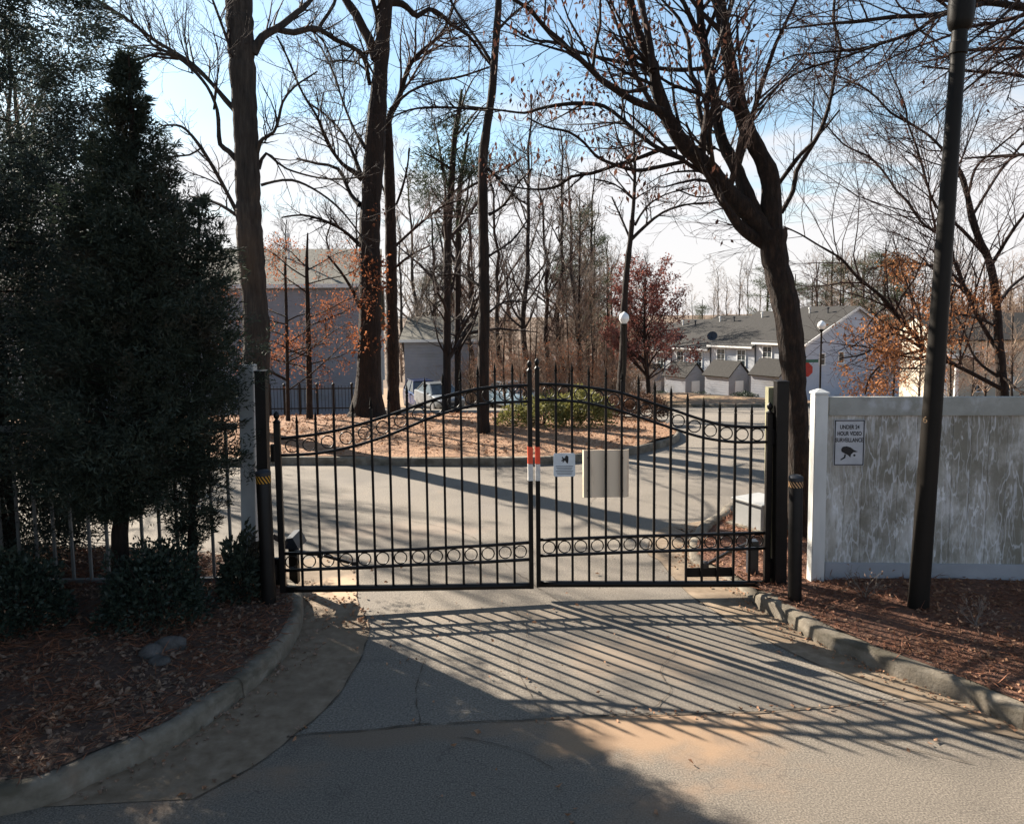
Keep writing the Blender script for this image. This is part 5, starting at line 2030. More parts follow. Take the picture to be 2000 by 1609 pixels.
T2b = [
    ([(769, 800, 24), (767, 700, 24), (765, 600, 23), (763, 450, 22), (760, 330, 20), (757, 240, 16)], 0),
    (ext_up([(757, 245, 13), (764, 220, 12), (776, 200, 11), (786, 170, 10), (793, 145, 9), (805, 120, 9), (830, 96, 8), (848, 80, 7), (866, 60, 6), (880, 30, 5), (890, 0, 4)], 1), 1.5),
    ([(762, 215, 7), (800, 180, 5), (850, 160, 5), (900, 150, 4), (960, 130, 3)], (0, -1.5)),
    ([(773, 480, 6), (800, 455, 5), (835, 425, 5), (870, 400, 4), (905, 390, 3)], (0, 1)),
    ([(774, 400, 5), (785, 370, 5), (795, 330, 4), (800, 290, 3)], (0, -1)),
    ([(752, 380, 4), (735, 330, 4), (700, 260, 3)], (0, 1)),
    ([(764, 530, 5), (800, 500, 4), (840, 480, 3)], (0, -1.5)),
]
traced_tree('slim_tree', 'slim russet trunk growing tight behind the ivy covered oak', 22.2, T2b, M['bark_lit'], M['twig_red'], 13, counts=(30, 160, 600, 900), base_z=H(22) + .28, up=.03)

T4 = [
    ([(944, 850, 23), (944, 700, 22), (946, 600, 22), (945, 500, 20), (943, 330, 18), (950, 255, 17), (961, 180, 15), (967, 100, 14), (973, 20, 13), (976, -60, 12), (985, -250, 8)], 0),
    ([(958, 120, 7), (940, 90, 6), (915, 55, 5), (890, 20, 5), (870, -20, 4)], 1.2),
    ([(950, 215, 6), (905, 212, 5), (850, 210, 5), (800, 215, 4), (755, 235, 3)], -1.2),
    ([(953, 330, 6), (975, 350, 5), (1000, 380, 4), (1030, 400, 3)], .8),
    ([(955, 420, 6), (985, 400, 5), (1010, 360, 4), (1040, 330, 3)], -.8),
    ([(972, 60, 6), (1000, 30, 5), (1040, 0, 4)], 1.0),
    ([(940, 560, 6), (915, 545, 5), (890, 535, 4), (850, 540, 3)], .8),
    ([(955, 610, 5), (985, 590, 4), (1030, 590, 3)], .8),
    ([(955, 500, 5), (1000, 470, 4), (1030, 430, 3)], 1.0),
]
traced_tree('island_tree', 'dark slender leaning trunk on the island close to the paired gate stiles', 17.3, T4, M['bark_brown'], M['twig'], 14, counts=(30, 200, 750, 1200), base_z=.28, up=.05)

T3 = [([(873, 770, 15), (873, 600, 15), (874, 480, 15), (880, 380, 13), (888, 270, 11), (897, 215, 8), (902, 175, 4)], 0),
      ([(905, 265, 4), (925, 235, 3), (940, 215, 3)], 1), ([(880, 330, 5), (850, 310, 4), (830, 300, 3)], -1)]
rp = traced_tree('tall_pine', 'tall thin pine with dark tufts, first of the pair beyond the island', 29, T3, M['bark_brown'], M['twig'], 15, counts=(14, 60, 150, 100), base_z=H(29) + .1, up=.0, trunk_n=0, l2=(.1, .2))
T3b = [([(894, 770, 12), (894, 600, 12), (895, 480, 12), (897, 380, 10), (905, 320, 7), (915, 260, 4)], 0)]
rp2 = traced_tree('tall_pine', 'thinner companion pine standing close beside the tall tufted pine', 30, T3b, M['bark_lit'], M['twig'], 16, counts=(14, 60, 150, 100), base_z=H(30) + .1, up=.0, trunk_n=0, l2=(.1, .2))


def needle_tufts(root, centres, Y, per, rad, seed, m=None, size=.24):
    rng = np.random.default_rng(seed)
    Cs, Ds = [], []
    for (x, y, s) in centres:
        c = np.array(P(x, y, Y + rng.uniform(-1, 1)))
        k = int(per * s)
        d = unit(rng.normal(size=(k, 3)))
        r = rng.random((k, 1)) ** .5 * rad * s
        Cs.append(c + d * r * np.array([1.3, 1.3, .55]))
        Ds.append(d + np.array([0, 0, .3]) + rng.normal(size=(k, 3)) * .4)
    C, D = np.concatenate(Cs), np.concatenate(Ds)
    part('needles', leaf_mesh('needles', C, D, size * rng.uniform(.7, 1.3, len(C)), rng, m or M['pine_dark'], .13, .1), root)


rng = np.random.default_rng(8)
tc_ = [(868, 262, 1), (900, 240, .7), (850, 285, .9), (845, 340, 1), (868, 320, 1), (905, 300, .9), (835, 365, 1), (860, 380, .9), (905, 345, .8), (920, 310, .8), (825, 390, .9), (885, 240, .6), (903, 190, .5), (915, 330, .8), (840, 312, .9)]
needle_tufts(rp, [(x + rng.normal() * 6, y + rng.normal() * 6, s) for x, y, s in tc_ for _ in range(3)], 29, 95, .62, 1)
tc_ = [(905, 420, .8), (925, 400, .7), (880, 460, .8), (915, 350, .7), (860, 440, .8)]
needle_tufts(rp2, [(x + rng.normal() * 8, y + rng.normal() * 8, s) for x, y, s in tc_ for _ in range(2)], 30, 90, .55, 2)

T8 = [([(1213, 745, 17), (1217, 690, 15), (1219, 600, 13), (1225, 520, 12), (1231, 470, 11), (1235, 430, 10)], 0),
      (ext_up([(1234, 440, 8), (1238, 390, 7), (1240, 330, 6), (1238, 260, 4)], 1), .5),
      ([(1233, 468, 7), (1262, 440, 6), (1295, 415, 5), (1340, 400, 4), (1400, 395, 3)], -1),
      ([(1232, 470, 5), (1215, 430, 4), (1195, 385, 3)], .8), ([(1240, 440, 5), (1262, 405, 4), (1300, 380, 3), (1360, 365, 3)], 1.5),
      ([(1238, 390, 4), (1200, 360, 3), (1160, 350, 3)], -1)]
traced_tree('lamp_tree', 'bare forked tree rising directly behind white globe lamp', 33, T8, M['bark_brown'], M['twig'], 17, counts=(20, 110, 350, 450), base_z=H(33) + .15, up=.06,
            leaves=(60, 6, .14, M['brown_leaf'], 3, 12, 1.5))

# saplings with orange leaves before the grey building
for (x0, ytop, Y, seed, nleaf, lab) in ((603, 455, 20.2, 21, 330, 'straight orange leaved sapling on the island, darkest stem of the saplings'),
                                        (561, 500, 19.6, 22, 170, 'thin pale stemmed sapling with few orange leaves nearest the black gate post')):
    limb = [([(x0 + 2, 830, 12 if seed == 21 else 8), (x0, 700, 11 if seed == 21 else 7), (x0 - 2, 600, 9 if seed == 21 else 6), (x0 - 4, 520, 7 if seed == 21 else 5), (x0 - 2, ytop, 3)], 0)]
    rg_ = np.random.default_rng(seed)
    for k in range(11):
        yb = rg_.uniform(ytop + 40, 780)
        s = rg_.choice([-1, 1])
        ln = rg_.uniform(50, 130) * (1 if yb > 540 else .6)
        up_ = rg_.uniform(.15, .75)
        limb.append(([(x0 - 1, yb, 3.2), (x0 + s * ln * .35, yb - ln * .35 * up_, 2.6), (x0 + s * ln * .7, yb - ln * .8 * up_ + rg_.normal() * 5, 2), (x0 + s * ln, yb - ln * up_ + rg_.normal() * 8, 1.4)], (0, rg_.uniform(-2, 2))))
    traced_tree('orange_sapling', lab, Y, limb, M['bark_lit'], M['twig_red'], seed, counts=(16, 110, 380, 400), base_z=H(Y) + .3, up=.02,
                leaves=(nleaf, 9, .075, M['orange_leaf'], .9, 5.4, .5), l2=(.15, .3))

# leafy oaks behind the vinyl fence
T11 = [
    ([(1958, 800, 24), (1957, 752, 22), (1952, 680, 17), (1947, 605, 16), (1942, 555, 15), (1930, 505, 14), (1912, 467, 13), (1897, 419, 12), (1891, 388, 10), (1882, 351, 9), (1866, 320, 7), (1840, 290, 5), (1813, 264, 4)], 0),
    ([(1957, 760, 9), (1900, 730, 8), (1850, 705, 9), (1805, 682, 9), (1787, 655, 9), (1760, 625, 8), (1735, 595, 8), (1717, 575, 7), (1675, 542, 6), (1650, 512, 5), (1630, 497, 5), (1600, 480, 4), (1562, 457, 3), (1530, 442, 2)], (0, -2)),
    ([(1953, 690, 9), (1930, 655, 8), (1900, 600, 8), (1880, 550, 7), (1862, 505, 6), (1855, 472, 5), (1826, 454, 5), (1798, 432, 5), (1773, 395, 5), (1751, 373, 4), (1726, 336, 4), (1695, 305, 4), (1658, 289, 3), (1630, 264, 3), (1568, 186, 2)], (0, 1.5)),
    ([(1930, 505, 8), (1880, 450, 7), (1829, 404, 5), (1813, 367, 5), (1801, 323, 5), (1788, 280, 4), (1773, 242, 4), (1770, 217, 4), (1760, 186, 3), (1739, 140, 3), (1720, 80, 2)], (0, -1)),
    ([(1900, 430, 7), (1870, 330, 6), (1838, 289, 6), (1813, 264, 5), (1773, 239, 5), (1739, 220, 5), (1711, 190, 4), (1680, 168, 4), (1640, 150, 3), (1600, 130, 2)], (0, .8)),
    ([(1955, 730, 7), (1985, 760, 6), (2010, 775, 5), (2040, 790, 4)], (0, -1)),
    ([(1946, 600, 8), (1975, 560, 6), (2000, 540, 5), (2040, 500, 4)], (0, 1)),
    ([(1948, 640, 6), (1915, 623, 5), (1870, 614, 5), (1845, 614, 4)], (0, -.8)),
    ([(1908, 590, 6), (1860, 535, 5), (1800, 515, 4), (1750, 515, 4), (1700, 525, 3)], (0, 1)),
    ([(1800, 680, 6), (1760, 655, 5), (1735, 655, 5), (1690, 690, 4), (1640, 700, 3)], (-1, -1.8)),
    ([(1955, 740, 8), (1905, 700, 5), (1875, 630, 4), (1840, 600, 3)], (0, .6)),
    ([(1900, 420, 6), (1950, 340, 5), (1990, 290, 4), (2030, 250, 3)], (0, 1)),
    ([(1935, 520, 7), (1985, 440, 6), (2030, 390, 5), (2080, 350, 4)], (0, -1)),
    ([(1890, 385, 5), (1905, 330, 5), (1935, 300, 4), (1995, 250, 3)], (0, -.8)),
    ([(1805, 684, 5), (1740, 700, 4), (1700, 735, 4), (1690, 770, 3)], (-1, -1.4)),
    ([(1785, 655, 4), (1740, 640, 4), (1700, 655, 3), (1660, 680, 2)], (-1, -.8)),
]


def lz11(x, y):
    g = mnoise.noise(Vector((x * .014, y * .02, 2.0)))
    return (1640 < x < 1790 and 625 < y < 790 and g > -.25) or (1770 < x < 2030 and 560 < y < 795 and g > .0) or (1690 < x < 1990 and 500 < y < 600 and g > .34)


rt = traced_tree('orange_oak', 'spreading oak with orange leaves behind the vinyl fence, limb crossing the lamp post', 13.5, T11, M['bark_lit'], M['twig_red'], 19, counts=(90, 460, 1700, 2800), base_z=.1, up=.06,
                 leaves=(480, 11, .064, M['tan_leaf'], .5, 6, .6, lz11))
T12 = [
    ([(2350, 900, 60), (2340, 500, 54), (2330, 200, 48), (2310, -100, 40), (2290, -400, 30)], 0),
    ([(2330, 120, 20), (2150, 60, 16), (1990, 14, 13), (1900, 6, 12), (1840, 28, 10), (1742, 34, 8), (1680, 42, 7), (1617, 47, 5), (1574, 52, 4), (1500, 60, 2)], (0, -.9)),
    ([(1920, 8, 9), (1835, 31, 8), (1788, 62, 7), (1726, 84, 6), (1680, 96, 6), (1617, 102, 4), (1540, 112, 3), (1480, 150, 2)], (-.7, -1.1)),
    ([(1726, 84, 5), (1649, 112, 4), (1571, 137, 4), (1524, 165, 3), (1490, 200, 2), (1468, 230, 2)], (-1, -.6)),
    ([(2335, 300, 14), (2150, 200, 10), (2000, 150, 7), (1900, 140, 5), (1800, 130, 3)], (0, .8)),
    ([(2335, 350, 14), (2180, 300, 10), (2050, 300, 7), (1950, 305, 5), (1880, 310, 3)], (0, 1.2)),
    ([(2150, 60, 8), (2050, 90, 7), (1960, 120, 5), (1880, 180, 4), (1800, 250, 2)], (-.3, .4)),
    ([(2330, 150, 14), (2150, -60, 10), (2000, -120, 8), (1850, -110, 6), (1700, -90, 4), (1600, -40, 3)], (0, 1)),
    ([(2000, -10, 7), (1950, 40, 5), (1910, 70, 4), (1870, 100, 3)], (-.4, -.9)),
]
traced_tree('overhanging_oak', 'bare branches reaching across the lamp post top from a tree out of view', 8.6, T12, M['bark_lit'], M['twig_red'], 20, counts=(60, 420, 1600, 2600), base_z=.1, up=.02, l2=(.15, .35),
            leaves=(60, 6, .07, M['brown_leaf'], 4.5, 9, 1.2))

# ------------------------------------------------------------------ conifers and shrubs on the left


def cedar(name, label, Y, axis, prof, base_z, n, seed, m, bark, spray=.075, inner=.45, trunk_r=.07, droop=.0, gap=.0, lob=.22, tuft=.2, sx=1.0, per=42):
    """axis/prof: lists of (y_px, x_px) and (y_px, halfwidth_px) read from the photograph; foliage fills the turned volume"""
    rng = np.random.default_rng(seed)
    if axis is None:                                  # prof already in metres: (x, [(z, radius), ...])
        z = np.array([p[0] for p in prof[1]], float)
        R = np.array([p[1] for p in prof[1]], float)
        xc = np.full(len(z), float(prof[0]))
    else:
        ys = np.array([p[0] for p in prof], float)
        R = np.array([p[1] for p in prof], float) * Y / F
        q = [P(np.interp(y, [a[0] for a in axis], [a[1] for a in axis]), y, Y) for y in ys]
        z, xc = np.array([p.z for p in q]), np.array([p.x for p in q])
    o = np.argsort(z)
    z, R, xc = z[o], R[o], xc[o]
    root = thing(name, label, 'conifer', (xc[0], Y, base_z))
    zz = np.linspace(base_z - .1, z[-1] - .05, 14)
    wob = np.cumsum(rng.normal(size=(14, 2)) * .012, 0)
    pts = np.stack([np.interp(zz, z, xc) + wob[:, 0], Y + wob[:, 1], zz], 1)
    rad = trunk_r * (1 - .9 * np.linspace(0, 1, 14)) + .006
    rad = np.minimum(rad, np.interp(zz, z, R) * .10 + .004) if True else rad
    rad[0] = trunk_r * 1.5
    rad[1] = trunk_r
    rad[2] = trunk_r * .9
    trunk_geo = tubes(pts[None], rad[None], 9)
    # boughs
    nb = 110
    hb = z[0] + (z[-1] - z[0]) * rng.random(nb) * .82
    ab = rng.uniform(0, 2 * np.pi, nb)
    Rb = np.interp(hb, z, R) * rng.uniform(.7, 1.0, nb)
    m_ = 6
    t = np.linspace(0, 1, m_)[None, :]
    rise = .35 - droop
    B = np.stack([np.interp(hb, z, xc)[:, None] + np.cos(ab)[:, None] * Rb[:, None] * t, Y + np.sin(ab)[:, None] * Rb[:, None] * t,
                  (hb - .25 * Rb)[:, None] + Rb[:, None] * (rise * t - .25 * droop * t ** 2 * 2)], -1)
    part('trunk', mesh_np('trunk', *cat_meshes([trunk_geo, tubes(B, np.maximum(.002, np.minimum(.014, .03 * Rb[:, None]) * (1 - .8 * t)) * np.ones((nb, 1)), 4)]), bark, True), root)
    # foliage: many tufts, each a small spray cloud pointing outwards
    wz = np.interp(np.linspace(z[0], z[-1], 400), z, R) ** 1.05 + .06
    nt = n * 2
    hz = rng.choice(np.linspace(z[0], z[-1], 400), nt, p=wz / wz.sum()) + rng.uniform(-.02, .02, nt)
    a = rng.uniform(0, 2 * np.pi, nt)
    Rz = np.interp(hz, z, R)
    lobes = np.array([mnoise.noise(Vector((math.cos(q) * 2.2, math.sin(q) * 2.2, h * 1.9 + seed))) + .6 * mnoise.noise(Vector((math.cos(q) * 5, math.sin(q) * 5, h * 4.5 + seed))) for q, h in zip(a, hz)])
    r = Rz * (1 + lob * lobes * 1.6) * (inner + (1 - inner) * rng.random(nt) ** .6) * .95
    r *= 1 + .32 * (rng.random(nt) < .14) * rng.random(nt)
    C = np.stack([np.interp(hz, z, xc) + np.cos(a) * r * sx, Y + np.sin(a) * r, hz], 1)
    if gap > 0:
        fq = .62 if droop > .2 else 1.0
        g = np.array([mnoise.noise(Vector(c) * 1.5 * fq + Vector((seed, 0, 0))) + .7 * mnoise.noise(Vector(c) * 3.6 * fq) for c in C])
        kp = (g > -.55 + gap * (np.clip((C[:, 2] - 1.0) / 6.5, .12, 1) if droop > .2 else 1)) | (Rz < .42)
        C, a, Rz = C[kp], a[kp], Rz[kp]
    C, a, Rz = C[:n], a[:n], Rz[:n]
    k = len(C)
    cr = tuft * rng.uniform(.6, 1.25, k) * np.clip(Rz / .5, .35, 1)
    o3 = np.stack([np.cos(a), np.sin(a), np.full(k, .55 - 1.5 * droop)], 1) + rng.normal(size=(k, 3)) * .25
    o3 = unit(o3)
    u_ = rng.uniform(-.5, 1.0, (k, per, 1))
    lat = rng.normal(size=(k, per, 3)) * .30 * (1.1 - .6 * np.maximum(u_, 0))
    Cs = C[:, None, :] + cr[:, None, None] * (o3[:, None, :] * u_ + lat * np.array([1, 1, .75]) + np.array([0, 0, -droop * .6]) * u_ ** 2)
    Ds = o3[:, None, :] + rng.normal(size=(k, per, 3)) * .75 + lat * 1.2 + np.array([0, 0, -droop * .8]) * np.maximum(u_, 0)
    Cs, Ds = Cs.reshape(-1, 3), Ds.reshape(-1, 3)
    part('foliage', leaf_mesh('foliage', Cs, Ds, spray * rng.uniform(.6, 1.5, len(Cs)), rng, m, .22, .2), root)
    return root


ax1 = [(105, 250), (300, 252), (500, 270), (700, 268), (900, 250), (1000, 230)]
pf1 = [(105, 3), (130, 12), (165, 23), (205, 34), (250, 45), (300, 62), (345, 77), (400, 95), (450, 109), (500, 122), (560, 134), (640, 150), (720, 166), (800, 178), (880, 180), (940, 152), (985, 90), (1015, 24)]
cedar('cedar', 'dark conical cedar with a pointed spire in front of the white fence', 7.25, ax1, pf1, .15, 3000, 31, M['cedar'], M['bark_brown'], spray=.05, inner=.0, trunk_r=.085, lob=.42, gap=.16, tuft=.18)
ax2 = [(-700, -70), (0, -40), (500, -20), (1000, 0)]
pf2 = [(-700, 10), (-500, 80), (-300, 140), (-100, 180), (0, 205), (120, 225), (220, 220), (330, 232), (450, 250), (600, 275), (750, 275), (880, 265), (960, 240), (1030, 200), (1080, 110)]
cedar('loose_cedar', 'tall loose blue green cedar letting sky through, taller than the pointed one', 8.6, ax2, pf2, .15, 2300, 32, M['cedar_blue'], M['bark_brown'], spray=.06, inner=.10, trunk_r=.13, droop=.34, gap=.56, lob=.38, tuft=.32, per=110)
ax3 = [(385, 392), (700, 384), (1000, 375)]
pf3 = [(385, 4), (430, 30), (480, 52), (540, 66), (600, 74), (680, 80), (760, 84), (840, 88), (910, 84), (960, 70), (1030, 40), (1070, 12)]
cedar('young_cedar', 'shorter ragged cedar beside the grey trunk and white fence post', 7.6, ax3, pf3, .15, 700, 33, M['cedar'], M['bark_brown'], spray=.05, inner=.1, trunk_r=.05, gap=.30, lob=.4, tuft=.18)


for (X_, Y_, sd, h_, lab) in ((-7.0, 6.8, 34, 9.5, 'unseen cedar added to block skylight, left of the loose cedar'), (-6.2, 3.8, 35, 9.0, 'unseen cedar added to block skylight beside the kerb bend'),  # out-of-frame cedars added to block skylight and deepen the foreground shade
                              (-6.4, 1.0, 36, 9.0, 'unseen cedar added to block skylight past the near end of the bed'), (-6.8, -2.0, 37, 9.0, 'last unseen cedar added to block skylight, along the street')):
    cedar('cedar', lab, Y_, None, (X_, [(.5, .9), (1.2, 1.6), (2.5, 1.75), (4.5, 1.5), (6.5, 1.05), (8, .55), (h_, .05)]), .15 if Y_ > 3 else 0.0, 1300, sd, M['cedar'], M['bark_brown'],
          spray=.10, inner=.2, trunk_r=.10, lob=.26, gap=.06, tuft=.30)


def shrub(label, x, yb, Y, wpx, hpx, n, seed, m, name='shrub', leaf=.05, zoff=.15, dens=.5, twig='twig', lob=.35, cat='shrub', asp=.5, bare=False):
    """leafy bush: stems fanning from the ground and small leaves through its volume"""
    rng = np.random.default_rng(seed)
    c = P(x, yb, Y)
    zb_ = H(Y) + zoff
    hw, hh = wpx * .5 * Y / F, hpx * Y / F
    root = thing(name, label, cat, (c.x, Y, zb_))
    ns = 14
    a = rng.uniform(0, 2 * np.pi, ns)
    t = np.linspace(0, 1, 6)[None, :]
    spread = hw * .85 * rng.uniform(.3, 1, ns)[:, None]
    B = np.stack([c.x + np.cos(a)[:, None] * spread * t, Y + np.sin(a)[:, None] * spread * t * .9, zb_ - .03 + hh * .85 * rng.uniform(.6, 1, ns)[:, None] * t ** .8], -1)
    if bare:
        B = B[:6] + np.cumsum(rng.normal(size=(6, 6, 3)) * .012, 1)
        g1 = tubes(B, .0042 * (1.1 - .8 * t) * np.ones((6, 1)), 4)
        S1 = spawn(rng, B, .0042 * (1.1 - .8 * t) * np.ones((6, 1)), 34, .2, 1, (.5, 1.2), (.25, .6), m=4, rmin=.0014, lmin=.05, lmax=.3, up=.1, wig=.25)
        S2 = spawn(rng, S1[0], S1[1], 50, .2, 1, (.5, 1.2), (.3, .7), m=3, rmin=.001, lmin=.03, lmax=.15, up=.1, wig=.25)
        part('stems', mesh_np('stems', *cat_meshes([g1, tubes(S1[0], S1[1], 3), tubes(S2[0], S2[1], 3)]), M[twig]), root)
    else:
        part('stems', mesh_np('stems', *tubes(B, .009 * (1.1 - .8 * t) * np.ones((ns, 1)), 5), M[twig]), root)
    d = unit(rng.normal(size=(n, 3)))
    d[:, 2] = np.abs(d[:, 2]) * 1.0 - .25 * (rng.random(n) < .3)
    lb = np.array([mnoise.noise(Vector(q) * 1.9 + Vector((seed, 0, 0))) + .5 * mnoise.noise(Vector(q) * 4.2) for q in d])
    r = (dens + (1 - dens) * rng.random(n) ** .5) * (1 + lob * lb)
    C = np.stack([c.x + d[:, 0] * hw * r, Y + d[:, 1] * hw * .9 * r, zb_ + hh * .12 + np.maximum(d[:, 2] * hh * .86 * r, -hh * .10)], 1)
    D = d + rng.normal(size=(n, 3)) * .7 + np.array([0, 0, .25])
    part('foliage', leaf_mesh('foliage', C, D, leaf * rng.uniform(.6, 1.4, n), rng, m, asp), root)
    return root


shrub('dark rounded shrub in front of the pointed cedar', 305, 1232, 6.85, 205, 175, 6500, 41, M['shrub'], leaf=.045)
shrub('dark low shrub at the edge below the loose cedar', 40, 1236, 6.7, 190, 165, 5500, 42, M['shrub'], leaf=.045)
shrub('small dark evergreen bush touching the round bollard', 472, 1120, 7.35, 92, 140, 2000, 43, M['cedar'], leaf=.06)
shrub('sparse seedling on sunny straw behind the lamp post foot', 1905, 1262, 6.5, 95, 70, 60, 44, M['litter_pale'], leaf=.035, twig='twig_grey', bare=True)
shrub('bare twiggy seedling below mildewed fence, left of the lamp post', 1690, 1182, 7.2, 120, 75, 50, 45, M['litter_pale'], leaf=.03, twig='twig_grey', bare=True)

# shrubs on the island and far banks
for k, (lab, x, yb, Y, w, h, n, mm, lf) in enumerate([
    ('bright lime shrub right of the paired gate stiles', 1135, 862, 18.6, 120, 72, 3600, 'shrub_lime', .085),
    ('straggly lime shrub behind the paired gate stiles', 1062, 868, 18.2, 95, 66, 1300, 'shrub_lime', .085),
    ('low lime shrub left of the paired gate stiles', 1005, 862, 18.4, 75, 42, 900, 'shrub_lime', .08),
    ('olive shrub behind the bright lime shrub', 1085, 822, 22.0, 110, 40, 1800, 'shrub_lime', .09),
    ('rusty clipped hedge mound at the island tip', 1248, 826, 21.6, 120, 42, 4200, 'shrub_rust', .075),
    ('rusty low mound behind the bright lime shrub', 1190, 818, 23.0, 90, 34, 2600, 'shrub_rust', .075)]):
    shrub(lab, x, yb, Y, w, h, n, 50 + k, M[mm], leaf=lf, zoff=.30)
hedge_labels = ['first dark hedge mound in front of the end townhouse porch', 'dark hedge mound below the porch beside the forked tree', 'dark hedge mound below the middle porches', 'dark hedge mound near the globe lamp and maroon tree', 'last dark hedge mound toward the gate stiles']
for k, sd_ in enumerate((3.0, 8.5, 14.0, 19.5, 25.0)):
    q_ = TA + TD * sd_ + TN * 3.9
    X_, y_ = px((q_.x, q_.y, H(q_.y)))
    shrub(hedge_labels[k], X_, y_, q_.y, 64 * 62 / q_.y, 24, 1800, 60 + k, M['shrub'], leaf=.14, zoff=.14, name='hedge', cat='hedge', lob=.2)

# maroon leaved tree by the far lamp
def broad_tree(name, label, x, Y, base_off, h, w, nleaf, seed, lm, bark, twig, leaf=.16, low=.22, group=None, two=1.0):
    rng = np.random.default_rng(seed)
    c = P(x, 700, Y)
    zb_ = H(Y) + base_off
    root = thing(name, label, 'tree', (c.x, Y, zb_), group=group)
    t = np.linspace(0, 1, 10)
    tr = np.stack([c.x + .15 * np.sin(t * 4 + seed), Y + .12 * np.cos(t * 3 + seed) - .12, zb_ - .1 + t * h * .92], 1)
    part('trunk', mesh_np('trunk', *tubes(tr[None], (h * .018 * (1 - .85 * t) + .01)[None], 8), bark, True), root)
    rm = max(.004, Y * .00022)
    A1 = spawn(rng, tr[None], (h * .018 * (1 - .85 * t) + .01)[None], 42, low, .97, (.7, 1.25), (.32 * w, .5 * w), m=7, rmin=rm * 1.3, up=.12, lmax=w * h * .5, tipw=.55)
    A2 = spawn(rng, A1[0], A1[1], 260, .15, 1, (.4, 1.0), (.3, .55), m=5, rmin=rm, lmin=.4, up=.05)
    A3 = spawn(rng, A2[0], A2[1], 700, .1, 1, (.4, 1.0), (.35, .7), m=4, rmin=rm * .8, lmin=.25, up=.03)
    part('crown', mesh_np('crown', *cat_meshes([tubes(a, b, s) for (a, b), s in ((A1, 4), (A2, 3), (A3, 3))]), twig), root)
    if nleaf:
        ends = np.concatenate([A3[0][:, 1:].reshape(-1, 3), A2[0][:, 2:].reshape(-1, 3)])
        C = ends[rng.choice(len(ends), nleaf)] + rng.normal(size=(nleaf, 3)) * .12
        part('leaves', leaf_mesh('leaves', C, rng.normal(size=(nleaf, 3)) + [0, 0, -.5], leaf * rng.uniform(.6, 1.3, nleaf), rng, lm), root)
    return root


broad_tree('maroon_tree', 'round maroon leaved tree behind the globe lamp', 1262, 42, .1, 7.4, 1.35, 7800, 71, M['maroon_leaf'], M['bark_brown'], M['twig_red'], leaf=.17, low=.22)

# ------------------------------------------------------------------ the woods: prototypes copied tree by tree


def proto_bare(h, seed, bark, twig, n=(26, 170, 520, 700), lean=.02, low=.25, nleaf=0, lm=None, rfac=.011, rm=.009):
    rng = np.random.default_rng(seed)
    t = np.linspace(0, 1, 14)
    w = np.cumsum(rng.normal(size=(14, 2)) * lean * h * .12, 0)
    tr = np.stack([w[:, 0], w[:, 1], t * h - .2], 1)
    rad = h * rfac * (1 - .88 * t) + .015
    tmesh = mesh_np('trunk', *tubes(tr[None], rad[None], 7), bark, True)
    A1 = spawn(rng, tr[None], rad[None], n[0], low, .98, (.5, 1.1), (.22, .42), m=7, rmin=rm * 1.3, up=.16, lmax=h * .3, tipw=.6)
    A2 = spawn(rng, A1[0], A1[1], n[1], .15, 1, (.4, 1.0), (.3, .55), m=5, rmin=rm, lmin=.5, up=.08)
    A3 = spawn(rng, A2[0], A2[1], n[2], .1, 1, (.4, 1.0), (.35, .7), m=4, rmin=rm * .85, lmin=.3, up=.05)
    A4 = spawn(rng, A3[0], A3[1], n[3], .1, 1, (.4, 1.0), (.4, .8), m=3, rmin=rm * .7, lmin=.25, up=.05)
    cm = mesh_np('crown', *cat_meshes([tubes(a, b, 3) for (a, b) in (A1, A2, A3, A4)]), twig)
    lv = None
    if nleaf:
        ends = A3[0][:, 1:].reshape(-1, 3)
        ends = ends[ends[:, 2] < h * .65]
        C = ends[rng.choice(len(ends), nleaf)] + rng.normal(size=(nleaf, 3)) * .15
        lv = leaf_mesh('leaves', C, rng.normal(size=(nleaf, 3)) + [0, 0, -.4], .16 * rng.uniform(.6, 1.3, nleaf), rng, lm)
    return [('trunk', tmesh), ('crown', cm)] + ([('leaves', lv)] if lv else [])


def proto_pine(h, seed, low=.45, n=46):
    rng = np.random.default_rng(seed)
    t = np.linspace(0, 1, 12)
    w = np.cumsum(rng.normal(size=(12, 2)) * .02, 0)
    tr = np.stack([w[:, 0], w[:, 1], t * h - .2], 1)
    rad = h * .011 * (1 - .85 * t) + .02
    tmesh = mesh_np('trunk', *tubes(tr[None], rad[None], 7), M['bark_lit'], True)
    A1 = spawn(rng, tr[None], rad[None], n, low, .99, (1.0, 1.5), (.10, .22), m=6, rmin=.012, up=.05, lmax=3.2, tipw=.6)
    bm_ = mesh_np('branches', *tubes(A1[0], A1[1], 4), M['twig'])
    ends = A1[0][:, 2:].reshape(-1, 3)
    k = 5200
    pick = ends[rng.choice(len(ends), k // 26)]
    C = np.repeat(pick, 26, 0) + rng.normal(size=(k // 26 * 26, 3)) * np.array([.30, .30, .16])
    D = rng.normal(size=C.shape) + [0, 0, .5]
    nm = leaf_mesh('needles', C, D, .26 * rng.uniform(.7, 1.3, len(C)), rng, M['pine'], .16, .1)
    return [('trunk', tmesh), ('branches', bm_), ('needles', nm)]


